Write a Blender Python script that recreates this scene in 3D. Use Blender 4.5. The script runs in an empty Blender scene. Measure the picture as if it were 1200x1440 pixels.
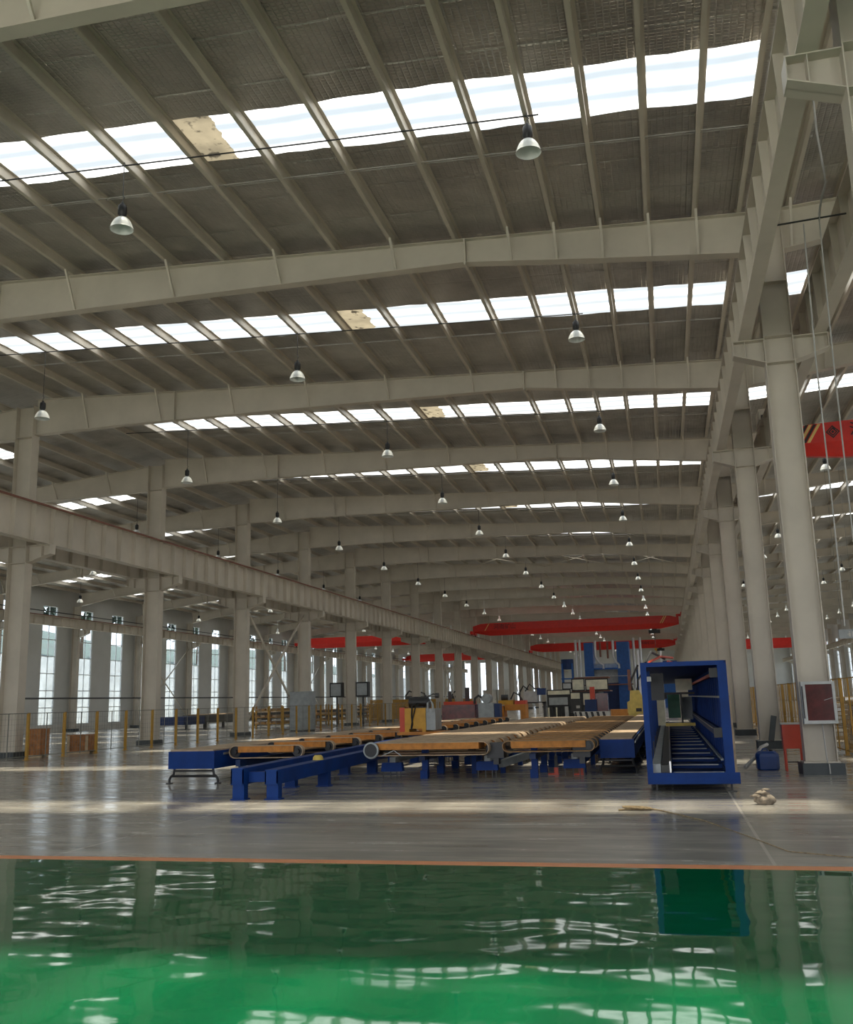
import bpy, math, random
from mathutils import Vector, Matrix
random.seed(7)
SC = bpy.context.scene
COL = SC.collection
PI = math.pi

# ------------------------------------------------------------------ helpers
class MB:
    def __init__(s): s.v = []; s.f = []
    def box(s, x0, x1, y0, y1, z0, z1):
        b = len(s.v)
        s.v += [(x0,y0,z0),(x1,y0,z0),(x1,y1,z0),(x0,y1,z0),(x0,y0,z1),(x1,y0,z1),(x1,y1,z1),(x0,y1,z1)]
        s.f += [tuple(b+i for i in q) for q in ((0,3,2,1),(4,5,6,7),(0,1,5,4),(1,2,6,5),(2,3,7,6),(3,0,4,7))]
        return s
    def bar(s, p0, p1, w, h, up=(0,0,1)):
        p0 = Vector(p0); p1 = Vector(p1); d = (p1-p0).normalized(); up = Vector(up)
        if abs(d.dot(up)) > .99: up = Vector((0,1,0))
        r = d.cross(up).normalized(); u = r.cross(d)
        b = len(s.v)
        for p in (p0, p1):
            for a, c in ((-1,-1),(1,-1),(1,1),(-1,1)):
                s.v.append(tuple(p + r*(a*w/2) + u*(c*h/2)))
        s.f += [tuple(b+i for i in q) for q in ((0,1,2,3),(7,6,5,4),(0,4,5,1),(1,5,6,2),(2,6,7,3),(3,7,4,0))]
        return s
    def tube(s, pts, r, n=8, caps=True):
        pts = [Vector(p) for p in pts]; rings = []
        prev = None
        for i, p in enumerate(pts):
            d = (pts[min(i+1,len(pts)-1)] - pts[max(i-1,0)]).normalized()
            a = prev if prev is not None else (Vector((0,0,1)) if abs(d.z) < .9 else Vector((1,0,0)))
            a = (a - d*a.dot(d)).normalized(); c = d.cross(a); prev = a
            rr = r[i] if isinstance(r, (list,tuple)) else r
            b = len(s.v); rings.append(b)
            for k in range(n):
                t = 2*PI*k/n
                s.v.append(tuple(p + a*(math.cos(t)*rr) + c*(math.sin(t)*rr)))
        for i in range(len(rings)-1):
            A, B = rings[i], rings[i+1]
            for k in range(n):
                s.f.append((A+k, A+(k+1)%n, B+(k+1)%n, B+k))
        if caps:
            s.f.append(tuple(rings[0]+k for k in reversed(range(n))))
            s.f.append(tuple(rings[-1]+k for k in range(n)))
        return s
    def lathe(s, prof, c=(0,0,0), n=20):
        b = len(s.v)
        for r, z in prof:
            for k in range(n):
                t = 2*PI*k/n
                s.v.append((c[0]+r*math.cos(t), c[1]+r*math.sin(t), c[2]+z))
        for i in range(len(prof)-1):
            for k in range(n):
                s.f.append((b+i*n+k, b+i*n+(k+1)%n, b+(i+1)*n+(k+1)%n, b+(i+1)*n+k))
        return s
    def loft(s, secs):
        n = len(secs[0]); b = len(s.v)
        for q in secs: s.v += [tuple(p) for p in q]
        for i in range(len(secs)-1):
            for k in range(n):
                s.f.append((b+i*n+k, b+i*n+(k+1)%n, b+(i+1)*n+(k+1)%n, b+(i+1)*n+k))
        s.f.append(tuple(b+k for k in reversed(range(n))))
        s.f.append(tuple(b+(len(secs)-1)*n+k for k in range(n)))
        return s
    def prism(s, prof, axis, a, b_):
        f = {'y': lambda p, t: (p[0], t, p[1]), 'x': lambda p, t: (t, p[0], p[1]), 'z': lambda p, t: (p[0], p[1], t)}[axis]
        return s.loft([[f(p, a) for p in prof], [f(p, b_) for p in prof]])
    def ring(s, outer, inner, axis, a, b_):
        n = len(outer); b = len(s.v)
        f = {'y': lambda p, t: (p[0], t, p[1]), 'x': lambda p, t: (t, p[0], p[1])}[axis]
        for prof, t in ((outer,a),(inner,a),(inner,b_),(outer,b_)):
            s.v += [f(p, t) for p in prof]
        for q in range(4):
            A = b+q*n; B = b+((q+1)%4)*n
            for k in range(n):
                s.f.append((A+k, A+(k+1)%n, B+(k+1)%n, B+k))
        return s
    def quad(s, *p):
        b = len(s.v); s.v += [tuple(q) for q in p]; s.f.append(tuple(range(b, b+len(p)))); return s
    def mesh(s, name, mat, smooth=False):
        m = bpy.data.meshes.new(name); m.from_pydata(s.v, [], s.f); m.update()
        if mat: m.materials.append(mat)
        if smooth:
            m.polygons.foreach_set('use_smooth', [True]*len(m.polygons))
            try: m.set_sharp_from_angle(angle=math.radians(42))
            except Exception: pass
        return m
    def build(s, name, mat, parent=None, smooth=False):
        return put(name, s.mesh(name, mat, smooth), parent)

def put(name, mesh, parent=None, loc=None, rz=0):
    o = bpy.data.objects.new(name, mesh); COL.objects.link(o)
    if parent is not None: o.parent = parent
    if loc is not None: o.location = loc
    if rz: o.rotation_euler = (0,0,rz)
    return o
def tag(o, label, cat, group=None, kind=None):
    o['label'] = label; o['category'] = cat
    if group: o['group'] = group
    if kind: o['kind'] = kind
    return o
def thing(name, label, cat, loc=(0,0,0), group=None, rz=0):
    o = bpy.data.objects.new(name, None); COL.objects.link(o); o.empty_display_size = .2
    o.location = loc; o.rotation_euler = (0,0,rz)
    return tag(o, label, cat, group)
def struct(o, label=None, cat=None):
    o['kind'] = 'structure'
    if label: o['label'] = label
    if cat: o['category'] = cat
    return o
ORD = ['first','second','third','fourth','fifth','sixth','seventh','eighth','ninth','tenth','eleventh','twelfth','thirteenth','fourteenth','fifteenth','sixteenth','seventeenth','eighteenth','nineteenth','twentieth','twenty-first','twenty-second','twenty-third','twenty-fourth','twenty-fifth','twenty-sixth','twenty-seventh','twenty-eighth','twenty-ninth','thirtieth','thirty-first','thirty-second','thirty-third','thirty-fourth','thirty-fifth','thirty-sixth','thirty-seventh','thirty-eighth','thirty-ninth','fortieth','forty-first','forty-second','forty-third','forty-fourth','forty-fifth','forty-sixth']

# ------------------------------------------------------------------ materials
def newmat(name):
    m = bpy.data.materials.new(name); m.use_nodes = True
    nt = m.node_tree; nt.nodes.clear()
    return m, nt, nt.nodes, nt.links
def N(nodes, t, **kw):
    n = nodes.new(t)
    for k, v in kw.items():
        if k in n.inputs: n.inputs[k].default_value = v
        else: setattr(n, k, v)
    return n
def paint(name, col, rough=.45, metal=0., var=.12, scale=3., bump=0., coat=0., dirt=None):
    m, nt, nd, lk = newmat(name)
    out = N(nd,'ShaderNodeOutputMaterial'); b = N(nd,'ShaderNodeBsdfPrincipled', Roughness=rough, Metallic=metal)
    tc = N(nd,'ShaderNodeTexCoord'); nz = N(nd,'ShaderNodeTexNoise', Scale=scale, Detail=4., Roughness=.6)
    lk.new(tc.outputs['Object'], nz.inputs['Vector'])
    mix = N(nd,'ShaderNodeMix', data_type='RGBA')
    c2 = dirt if dirt else tuple(c*(1-2*var) for c in col)
    mix.inputs[6].default_value = (*[min(1,c*(1+var)) for c in col],1) if not dirt else (*col,1)
    mix.inputs[7].default_value = (*c2,1)
    mr = N(nd,'ShaderNodeMapRange'); mr.inputs[1].default_value = .3; mr.inputs[2].default_value = .72
    lk.new(nz.outputs['Fac'], mr.inputs[0]); lk.new(mr.outputs[0], mix.inputs[0])
    lk.new(mix.outputs[2], b.inputs['Base Color'])
    if coat: b.inputs['Coat Weight'].default_value = coat
    if bump:
        bp = N(nd,'ShaderNodeBump', Strength=bump, Distance=.02); lk.new(nz.outputs['Fac'], bp.inputs['Height']); lk.new(bp.outputs[0], b.inputs['Normal'])
    lk.new(b.outputs[0], out.inputs[0])
    return m

M = {}
M['steel']  = paint('grey_white_steel_paint', (.58,.525,.44), .45, var=.07, scale=.7)
M['purlin'] = paint('purlin_primer', (.56,.505,.42), .45, var=.07, scale=.9)
M['wallp']  = paint('wall_sheet', (.56,.56,.53), .5, var=.05, scale=.4)
M['dado']   = paint('white_dado', (.62,.60,.55), .6, var=.06)
M['plinth'] = paint('dark_plinth', (.055,.065,.07), .5)
M['blue']   = paint('blue_machine_paint', (.002,.036,.20), .5, var=.15, scale=2.)
M['blue'].node_tree.nodes['Principled BSDF'].inputs['Specular IOR Level'].default_value = .22
M['dblue']  = paint('dark_blue_paint', (.002,.026,.12), .5)
M['fblue']  = paint('furnace_blue_paint', (.012,.10,.36), .45)
M['black']  = paint('black_metal', (.012,.012,.014), .45)
M['dark']   = paint('dark_grey_metal', (.05,.05,.05), .5)
M['rubber'] = paint('black_rubber', (.015,.015,.015), .7)
M['red']    = paint('crane_red_paint', (.66,.022,.012), .38, var=.06)
M['redbox'] = paint('red_orange_paint', (.62,.055,.015), .4, var=.06)
M['maroon'] = paint('maroon_panel', (.10,.012,.012), .18, var=.3, scale=4.)
M['yellow'] = paint('yellow_paint', (.62,.32,.015), .45)
M['fenceY'] = paint('fence_yellow', (.46,.25,.03), .5)
M['lyellow']= paint('light_yellow_paint', (.75,.55,.12), .45)
M['orange'] = paint('orange_belt_side', (.55,.21,.03), .6, var=.2, scale=5.)
M['orangeS']= paint('orange_steel', (.60,.22,.02), .45)
M['felt']   = paint('tan_felt', (.50,.37,.25), .9, var=.16, scale=3.5)
M['slat']   = paint('brown_slat', (.36,.20,.075), .6, var=.25, scale=6.)
M['grey']   = paint('grey_panel', (.36,.39,.40), .4)
M['lgrey']  = paint('light_grey_panel', (.55,.56,.55), .4)
M['beige']  = paint('beige_panel', (.76,.72,.55), .5)
M['green']  = paint('green_panel', (.02,.13,.07), .5)
M['alu']    = paint('aluminium', (.62,.62,.62), .3, metal=.9, var=.05)
M['wood']   = paint('crate_wood', (.42,.17,.05), .6, var=.25, scale=5.)
M['paleW']  = paint('pale_timber', (.62,.47,.30), .7, var=.15, scale=5.)
M['cloth']  = paint('sack_cloth', (.27,.225,.175), .9, var=.3, scale=14., bump=.6)
M['rope']   = paint('rope_fibre', (.30,.22,.12), .9, var=.3, scale=20.)
M['plastic']= paint('blue_plastic', (.015,.055,.22), .4)
M['cable']  = paint('pale_cable', (.45,.44,.42), .5)
M['wire']   = paint('wire_grey', (.22,.22,.19), .5)
M['rail']   = paint('rust_rail', (.22,.09,.06), .6)
M['whiteR'] = paint('lamp_reflector', (.72,.74,.72), .25, var=.04)
M['bark']   = paint('bark', (.12,.08,.05), .9)
M['leaf']   = paint('leaf', (.03,.055,.03), .7, var=.3, scale=1.5)
M['leaf2']  = paint('leaf_dark', (.022,.042,.028), .7, var=.3, scale=1.5)
M['conc']   = paint('concrete_wall', (.62,.61,.58), .85, var=.12, scale=.6)
M['soil']   = paint('yard', (.36,.35,.30), .9, var=.15, scale=.3)
M['logo']   = paint('logo_black', (.015,.01,.01), .5)
M['stripeY']= paint('stripe_yellow', (.85,.60,.20), .5)
M['linep']  = paint('orange_line_paint', (.80,.30,.12), .35, var=.06)

def foil():
    m, nt, nd, lk = newmat('silver_foil_insulation')
    out = N(nd,'ShaderNodeOutputMaterial'); b = N(nd,'ShaderNodeBsdfPrincipled', Metallic=.72, Roughness=.36)
    tc = N(nd,'ShaderNodeTexCoord'); sp = N(nd,'ShaderNodeSeparateXYZ'); lk.new(tc.outputs['Object'], sp.inputs[0])
    nz = N(nd,'ShaderNodeTexNoise', Scale=.55, Detail=4., Roughness=.62); lk.new(tc.outputs['Object'], nz.inputs['Vector'])
    cr = N(nd,'ShaderNodeValToRGB'); cr.color_ramp.elements[0].position=.3; cr.color_ramp.elements[1].position=.72
    cr.color_ramp.elements[0].color=(.31,.295,.27,1); cr.color_ramp.elements[1].color=(.58,.555,.51,1)
    lk.new(nz.outputs['Fac'], cr.inputs[0]); lk.new(cr.outputs[0], b.inputs['Base Color'])
    def tri(sock, per):
        a = N(nd,'ShaderNodeMath', operation='MULTIPLY'); a.inputs[1].default_value = 1/per; lk.new(sock, a.inputs[0])
        f = N(nd,'ShaderNodeMath', operation='FRACT'); lk.new(a.outputs[0], f.inputs[0])
        p = N(nd,'ShaderNodeMath', operation='PINGPONG'); p.inputs[1].default_value=.5; lk.new(f.outputs[0], p.inputs[0])
        return p.outputs[0]
    gx = tri(sp.outputs['X'], .11); gy = tri(sp.outputs['Y'], .075)
    mn = N(nd,'ShaderNodeMath', operation='MINIMUM'); lk.new(gx, mn.inputs[0]); lk.new(gy, mn.inputs[1])
    m2 = N(nd,'ShaderNodeMath', operation='MINIMUM'); m2.inputs[1].default_value=.2; lk.new(mn.outputs[0], m2.inputs[0])
    b1 = N(nd,'ShaderNodeBump', Strength=.9, Distance=.05); lk.new(m2.outputs[0], b1.inputs['Height'])
    # seams of the foil rolls
    n3 = N(nd,'ShaderNodeTexNoise', Scale=.9, Detail=2.); lk.new(tc.outputs['Object'], n3.inputs['Vector'])
    ad = N(nd,'ShaderNodeMath', operation='MULTIPLY_ADD'); ad.inputs[1].default_value=.18; lk.new(n3.outputs['Fac'], ad.inputs[0]); lk.new(sp.outputs['Y'], ad.inputs[2])
    gs = tri(ad.outputs[0], 1.22)
    ss = N(nd,'ShaderNodeMapRange'); ss.inputs[1].default_value=0; ss.inputs[2].default_value=.045; lk.new(gs, ss.inputs[0])
    b2 = N(nd,'ShaderNodeBump', Strength=.5, Distance=.05); lk.new(ss.outputs[0], b2.inputs['Height']); lk.new(b1.outputs[0], b2.inputs['Normal'])
    n4 = N(nd,'ShaderNodeTexNoise', Scale=2.2, Detail=3.); lk.new(tc.outputs['Object'], n4.inputs['Vector'])
    b3 = N(nd,'ShaderNodeBump', Strength=.5, Distance=.10); lk.new(n4.outputs['Fac'], b3.inputs['Height']); lk.new(b2.outputs[0], b3.inputs['Normal'])
    lk.new(b3.outputs[0], b.inputs['Normal']); lk.new(b.outputs[0], out.inputs[0])
    return m
M['foil'] = foil()

def skylight():
    # fibreglass rooflight sheet: daylight glows through it, part of the sun passes straight on
    m, nt, nd, lk = newmat('fibreglass_rooflight')
    out = N(nd,'ShaderNodeOutputMaterial')
    tc = N(nd,'ShaderNodeTexCoord'); sp = N(nd,'ShaderNodeSeparateXYZ'); lk.new(tc.outputs['Object'], sp.inputs[0])
    wv = N(nd,'ShaderNodeTexWave', Scale=.5, Distortion=2.2, Detail=4.); wv.bands_direction='Y'; wv.inputs['Detail Scale'].default_value=.6
    lk.new(tc.outputs['Object'], wv.inputs['Vector'])
    cr = N(nd,'ShaderNodeValToRGB')
    cr.color_ramp.elements[0].position=.06; cr.color_ramp.elements[0].color=(.03,.045,.075,1)
    cr.color_ramp.elements[1].position=.75; cr.color_ramp.elements[1].color=(1.,.985,.93,1)
    ee = cr.color_ramp.elements.new(.2); ee.color=(.10,.115,.14,1)
    lk.new(wv.outputs['Fac'], cr.inputs[0])
    nz = N(nd,'ShaderNodeTexNoise', Scale=1.3, Detail=5.); lk.new(tc.outputs['Object'], nz.inputs['Vector'])
    mr = N(nd,'ShaderNodeMapRange'); mr.inputs[1].default_value=.3; mr.inputs[2].default_value=.7; mr.inputs[3].default_value=.55; mr.inputs[4].default_value=1.2
    lk.new(nz.outputs['Fac'], mr.inputs[0])
    # the stained lap where two sheets overlap (x about -8)
    a = N(nd,'ShaderNodeMath', operation='ADD'); a.inputs[1].default_value=7.72; lk.new(sp.outputs['X'], a.inputs[0])
    n2 = N(nd,'ShaderNodeTexNoise', Scale=2.5, Detail=4.); lk.new(tc.outputs['Object'], n2.inputs['Vector'])
    a2 = N(nd,'ShaderNodeMath', operation='MULTIPLY_ADD'); a2.inputs[1].default_value=.4; a2.inputs[2].default_value=-.2; lk.new(n2.outputs['Fac'], a2.inputs[0])
    a3 = N(nd,'ShaderNodeMath', operation='ADD'); lk.new(a.outputs[0], a3.inputs[0]); lk.new(a2.outputs[0], a3.inputs[1])
    ab = N(nd,'ShaderNodeMath', operation='ABSOLUTE'); lk.new(a3.outputs[0], ab.inputs[0])
    lt = N(nd,'ShaderNodeMath', operation='LESS_THAN'); lt.inputs[1].default_value=.42; lk.new(ab.outputs[0], lt.inputs[0])
    n5 = N(nd,'ShaderNodeTexNoise', Scale=3.5, Detail=5.); lk.new(tc.outputs['Object'], n5.inputs['Vector'])
    c5 = N(nd,'ShaderNodeValToRGB'); c5.color_ramp.elements[0].position=.36; c5.color_ramp.elements[0].color=(.010,.006,.003,1)
    c5.color_ramp.elements[1].position=.44; c5.color_ramp.elements[1].color=(.23,.19,.12,1); lk.new(n5.outputs['Fac'], c5.inputs[0])
    mx = N(nd,'ShaderNodeMix', data_type='RGBA'); lk.new(lt.outputs[0], mx.inputs[0]); lk.new(cr.outputs[0], mx.inputs[6]); lk.new(c5.outputs[0], mx.inputs[7])
    em = N(nd,'ShaderNodeEmission'); lk.new(mx.outputs[2], em.inputs[0])
    st = N(nd,'ShaderNodeMath', operation='MULTIPLY'); st.inputs[1].default_value=SKY_E; lk.new(mr.outputs[0], st.inputs[0]); lk.new(st.outputs[0], em.inputs[1])
    tr = N(nd,'ShaderNodeBsdfTransparent'); tm = N(nd,'ShaderNodeMix', data_type='RGBA'); tm.inputs[6].default_value=(.36,.345,.30,1); tm.inputs[7].default_value=(.05,.04,.025,1); lk.new(lt.outputs[0], tm.inputs[0]); lk.new(tm.outputs[2], tr.inputs[0])
    add = N(nd,'ShaderNodeAddShader'); lk.new(em.outputs[0], add.inputs[0]); lk.new(tr.outputs[0], add.inputs[1])
    lk.new(add.outputs[0], out.inputs[0])
    return m
SKY_E = 2.0
M['sky'] = skylight()

def glass():
    m, nt, nd, lk = newmat('window_glass')
    out = N(nd,'ShaderNodeOutputMaterial'); t = N(nd,'ShaderNodeBsdfTransparent'); t.inputs[0].default_value=(.88,.92,.95,1)
    g = N(nd,'ShaderNodeBsdfGlossy', Roughness=.05); mx = N(nd,'ShaderNodeMixShader'); mx.inputs[0].default_value=.06
    lk.new(t.outputs[0], mx.inputs[1]); lk.new(g.outputs[0], mx.inputs[2]); lk.new(mx.outputs[0], out.inputs[0])
    return m
M['glass'] = glass()

def grey_floor():
    m, nt, nd, lk = newmat('polished_concrete')
    out = N(nd,'ShaderNodeOutputMaterial'); b = N(nd,'ShaderNodeBsdfPrincipled')
    tc = N(nd,'ShaderNodeTexCoord'); sp = N(nd,'ShaderNodeSeparateXYZ'); lk.new(tc.outputs['Object'], sp.inputs[0])
    nz = N(nd,'ShaderNodeTexNoise', Scale=.35, Detail=6., Roughness=.6); lk.new(tc.outputs['Object'], nz.inputs['Vector'])
    cr = N(nd,'ShaderNodeValToRGB'); cr.color_ramp.elements[0].position=.34; cr.color_ramp.elements[1].position=.68
    cr.color_ramp.elements[0].color=(.25,.238,.215,1); cr.color_ramp.elements[1].color=(.40,.382,.35,1)
    lk.new(nz.outputs['Fac'], cr.inputs[0])
    # drag marks and dust, stretched along x
    mp = N(nd,'ShaderNodeMapping'); mp.inputs['Scale'].default_value=(.35,2.2,1); lk.new(tc.outputs['Object'], mp.inputs[0])
    n2 = N(nd,'ShaderNodeTexNoise', Scale=1.2, Detail=6., Roughness=.7); lk.new(mp.outputs[0], n2.inputs['Vector'])
    c2 = N(nd,'ShaderNodeValToRGB'); c2.color_ramp.elements[0].position=.46; c2.color_ramp.elements[1].position=.74
    c2.color_ramp.elements[0].color=(0,0,0,1); c2.color_ramp.elements[1].color=(.8,.8,.8,1); lk.new(n2.outputs['Fac'], c2.inputs[0])
    mx = N(nd,'ShaderNodeMix', data_type='RGBA'); mx.inputs[7].default_value=(.50,.47,.40,1)
    lk.new(c2.outputs[0], mx.inputs[0]); lk.new(cr.outputs[0], mx.inputs[6])
    # saw-cut joints parallel to the hall, 7.2 m apart, and across every 9 m
    def joint(sock, off, per, w):
        a = N(nd,'ShaderNodeMath', operation='ADD'); a.inputs[1].default_value=off; lk.new(sock, a.inputs[0])
        d = N(nd,'ShaderNodeMath', operation='PINGPONG'); d.inputs[1].default_value=per/2; lk.new(a.outputs[0], d.inputs[0])
        l = N(nd,'ShaderNodeMath', operation='LESS_THAN'); l.inputs[1].default_value=w; lk.new(d.outputs[0], l.inputs[0]); return l.outputs[0]
    j = joint(sp.outputs['X'], -.8+7.15*8, 7.15, .016)
    j2 = joint(sp.outputs['Y'], -17.3+90, 9., .012)
    jm = N(nd,'ShaderNodeMath', operation='MAXIMUM'); lk.new(j, jm.inputs[0]); lk.new(j2, jm.inputs[1])
    jf = N(nd,'ShaderNodeMath', operation='MULTIPLY'); jf.inputs[1].default_value=.65; lk.new(jm.outputs[0], jf.inputs[0])
    m3 = N(nd,'ShaderNodeMix', data_type='RGBA'); m3.inputs[7].default_value=(.60,.57,.50,1)
    lk.new(jf.outputs[0], m3.inputs[0]); lk.new(mx.outputs[2], m3.inputs[6]); lk.new(m3.outputs[2], b.inputs['Base Color'])
    mr = N(nd,'ShaderNodeMapRange'); mr.inputs[1].default_value=.3; mr.inputs[2].default_value=.75; mr.inputs[3].default_value=.08; mr.inputs[4].default_value=.34
    lk.new(n2.outputs['Fac'], mr.inputs[0]); lk.new(mr.outputs[0], b.inputs['Roughness'])
    n3 = N(nd,'ShaderNodeTexNoise', Scale=.9, Detail=2.); lk.new(tc.outputs['Object'], n3.inputs['Vector'])
    bp = N(nd,'ShaderNodeBump', Strength=1., Distance=.0016); lk.new(n3.outputs['Fac'], bp.inputs['Height']); lk.new(bp.outputs[0], b.inputs['Normal'])
    lk.new(b.outputs[0], out.inputs[0])
    return m
M['floor'] = grey_floor()

def green_floor():
    m, nt, nd, lk = newmat('green_epoxy')
    out = N(nd,'ShaderNodeOutputMaterial'); b = N(nd,'ShaderNodeBsdfPrincipled', Roughness=.035)
    b.inputs['IOR'].default_value = 1.42
    tc = N(nd,'ShaderNodeTexCoord')
    nz = N(nd,'ShaderNodeTexNoise', Scale=.5, Detail=5.); lk.new(tc.outputs['Object'], nz.inputs['Vector'])
    cr = N(nd,'ShaderNodeValToRGB'); cr.color_ramp.elements[0].position=.3; cr.color_ramp.elements[1].position=.7
    cr.color_ramp.elements[0].color=(.001,.105,.040,1); cr.color_ramp.elements[1].color=(.002,.135,.050,1)
    lk.new(nz.outputs['Fac'], cr.inputs[0]); lk.new(cr.outputs[0], b.inputs['Base Color'])
    mp = N(nd,'ShaderNodeMapping'); mp.inputs['Scale'].default_value=(.85,1.25,1); lk.new(tc.outputs['Object'], mp.inputs[0])
    n3 = N(nd,'ShaderNodeTexNoise', Scale=.95, Detail=2.2, Roughness=.45); lk.new(mp.outputs[0], n3.inputs['Vector'])
    bp = N(nd,'ShaderNodeBump', Strength=1., Distance=.012); lk.new(n3.outputs['Fac'], bp.inputs['Height']); lk.new(bp.outputs[0], b.inputs['Normal'])
    lk.new(b.outputs[0], out.inputs[0])
    return m
M['green_floor'] = green_floor()

# ------------------------------------------------------------------ dimensions
Y1, BAY = 19.3, 9.0
XC, XR, XL, XE = -21.38, 2.62, -43.3, 24.2       # ridge columns, valley columns, outer wall columns
XWL, XWR = -43.75, 24.65                         # inner faces of the outer walls
YB, YE = -7.9, 208.6
def FY(k): return Y1 + BAY*k
def zt(x):
    if x < XC: return 12.15 - .087*(XC-x)
    if x <= XR: return 11.2 + .05*(XR-x)
    return 11.2 + .05*(x-XR)
KMIN, KMAX = -1, 20

# ------------------------------------------------------------------ floor
o = MB().box(XWL-.3, XWR+.3, 9.19, YE+.3, -.25, 0).build('floor', M['floor']); struct(o, 'polished grey concrete floor of the hall', 'floor')
o = MB().box(XWL-.3, XWR+.3, YB-1, 8.99, -.25, 0).build('floor', M['green_floor']); struct(o, 'glossy green epoxy floor in front', 'floor')
o = MB().box(XWL-.3, XWR+.3, 8.99, 9.19, -.25, .001).build('trim_1', M['linep']); struct(o, 'orange painted line between green and grey floor', 'floor line')

# ------------------------------------------------------------------ roof sheets and rooflights
SPANS = {'left': (XWL-.2, XC, -42.2, -25.2), 'main': (XC, XR, -18.95, 2.14), 'right': (XR, XWR+.2, 3.35, 22.9)}
wn = 0
WINDOW_LABEL = {}
for span, (xa, xb, sa, sb) in SPANS.items():
    mb = MB()
    def strip(x0, x1, ya, yb, n=1, ja=None, jb=None):
        for i in range(n):
            u0 = x0+(x1-x0)*i/n; u1 = x0+(x1-x0)*(i+1)/n
            a0, a1 = (ja[i], ja[i+1]) if ja else (0,0); b0, b1 = (jb[i], jb[i+1]) if jb else (0,0)
            mb.quad((u0,ya+a0,zt(u0)+.2),(u0,yb+b0,zt(u0)+.2),(u1,yb+b1,zt(u1)+.2),(u1,ya+a1,zt(u1)+.2))
    n = 60
    prev_y, prev_j = YB-.2, None
    ks = list(range(-3, 21))
    for k in ks:
        y0, y1 = FY(k)+3.70+.05, FY(k)+5.18
        def jag():
            r = []; v = 0.
            for i in range(n+1):
                v = .7*v + random.uniform(-.035,.035); r.append(v)
            return r
        ja, jb = jag(), jag()
        strip(sa, sb, prev_y, y0-FY(0)+FY(0), n, prev_j, ja)
        prev_y, prev_j = y1, jb
        wn += 1
        p = MB().quad((sa-.05,y0-.15,zt(sa)+.24),(sa-.05,y1+.15,zt(sa)+.24),(sb+.05,y1+.15,zt(sb)+.24),(sb+.05,y0-.15,zt(sb)+.24))
        w = p.build('window_%d' % wn, M['sky'])
        struct(w, 'white translucent rooflight strip, %s from the camera in the %s bay roof' % (ORD[max(0,k+1)], span) if k >= -1 else 'white translucent rooflight strip overhead behind the camera', 'rooflight')
    strip(sa, sb, prev_y, YE+.2, n, prev_j, None)
    for (x0, x1) in ((xa, sa), (sb, xb)):
        strip(x0, x1, YB-.2, YE+.2, 1)
    o = mb.build('ceiling', M['foil']); struct(o, 'silver foil roof lining over the %s bay' % span, 'ceiling')

# ------------------------------------------------------------------ walls
WB, WT = .52, 9.15                                # window bottom / top
def side_wall(name, x, sgn, wins, label, ztop):
    d = .18*sgn
    x0, x1 = min(x, x+d), max(x, x+d)
    mb = MB(); mb.box(x0, x1, YB, YE, WT, ztop)
    yy = YB
    for a, b in wins:
        mb.box(x0, x1, yy, a, WB, WT); yy = b
    mb.box(x0, x1, yy, YE, WB, WT)
    o = mb.build(name, M['wallp']); struct(o, label, 'wall')
    dd = MB().box(min(x-.02*sgn,x+d), max(x-.02*sgn,x+d), YB, YE, 0, WB).build(name, M['dado']); struct(dd, 'low white base band under the windows of the %s' % name.replace('_',' '), 'wall')
FRAME_MESH = {}
def window(x, sgn, a, b, z0, z1, axis, label):
    """a tall narrow window: frame with bars, one pane"""
    global wn
    wn += 1
    key = (axis, round(b-a,2), z0, z1, sgn)
    if key not in FRAME_MESH:
        w = b-a; f = MB(); g = MB()
        t = .045
        def B(u0,u1,zz0,zz1,dd=.05):
            if axis == 'x': f.box(-dd,dd,u0,u1,zz0,zz1)
            else: f.box(u0,u1,-dd,dd,zz0,zz1)
        B(0,t,z0,z1); B(w-t,w,z0,z1); B(t,w-t,z0,z0+t); B(t,w-t,z1-t,z1)
        B(w/2-.025,w/2+.025,z0+t,z1-t,.03)
        nrow = 7
        for r in range(1,nrow):
            zz = z0+(z1-z0)*r/nrow
            B(t,w/2-.025,zz-.028,zz+.028,.03); B(w/2+.025,w-t,zz-.028,zz+.028,.03)
        if axis == 'x': g.box(-.006,.006,t,w-t,z0+t,z1-t)
        else: g.box(t,w-t,-.006,.006,z0+t,z1-t)
        FRAME_MESH[key] = (f.mesh('window_frame', M['lgrey']), g.mesh('window_pane', M['glass']))
    fm, gm = FRAME_MESH[key]
    loc = (x+.09*sgn, a, 0) if axis == 'x' else (a, x+.09*sgn, 0)
    e = put('window_%d' % wn, fm, None, loc); struct(e, label, 'window')
    put('window_pane', gm, e)
wl = []
for k in range(-3, 21):
    for off in (2.0, 6.4):
        wl.append((FY(k)+off-.87, FY(k)+off+.87))
side_wall('wall_left', XWL, -1, wl, 'pale grey sheet wall with tall windows on the left', 10.44)
side_wall('wall_right', XWR, 1, wl, 'pale grey sheet wall with tall windows on the right', 12.6)
for i, (a, b) in enumerate(wl):
    if a > 25:
        window(XWL, -1, a, b, WB, WT, 'x', 'tall narrow window, %s from the near end of the left wall' % ORD[i-8])
    if a > 60:
        window(XWR, 1, a, b, WB, WT, 'x', 'tall narrow window, %s along the right wall' % ORD[i-16])
    elif a <= 60:
        pass
ew = [-42.4,-38.9,-35.2,-31.0,-27.4,-23.9, 5.2, 9.4, 13.8, 18.2]
def end_wall(name, y, holes, label, z0=0, th=.2):
    mb = MB(); xs = XWL-.2
    for a, b, za, zb in holes:
        mb.box(xs, a, y, y+th, z0, 12.9); mb.box(a, b, y, y+th, z0, za) if za > z0 else None; mb.box(a, b, y, y+th, zb, 12.9); xs = b
    mb.box(xs, XWR+.2, y, y+th, z0, 12.9)
    o = mb.build(name, M['wallp']); struct(o, label, 'wall')
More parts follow.
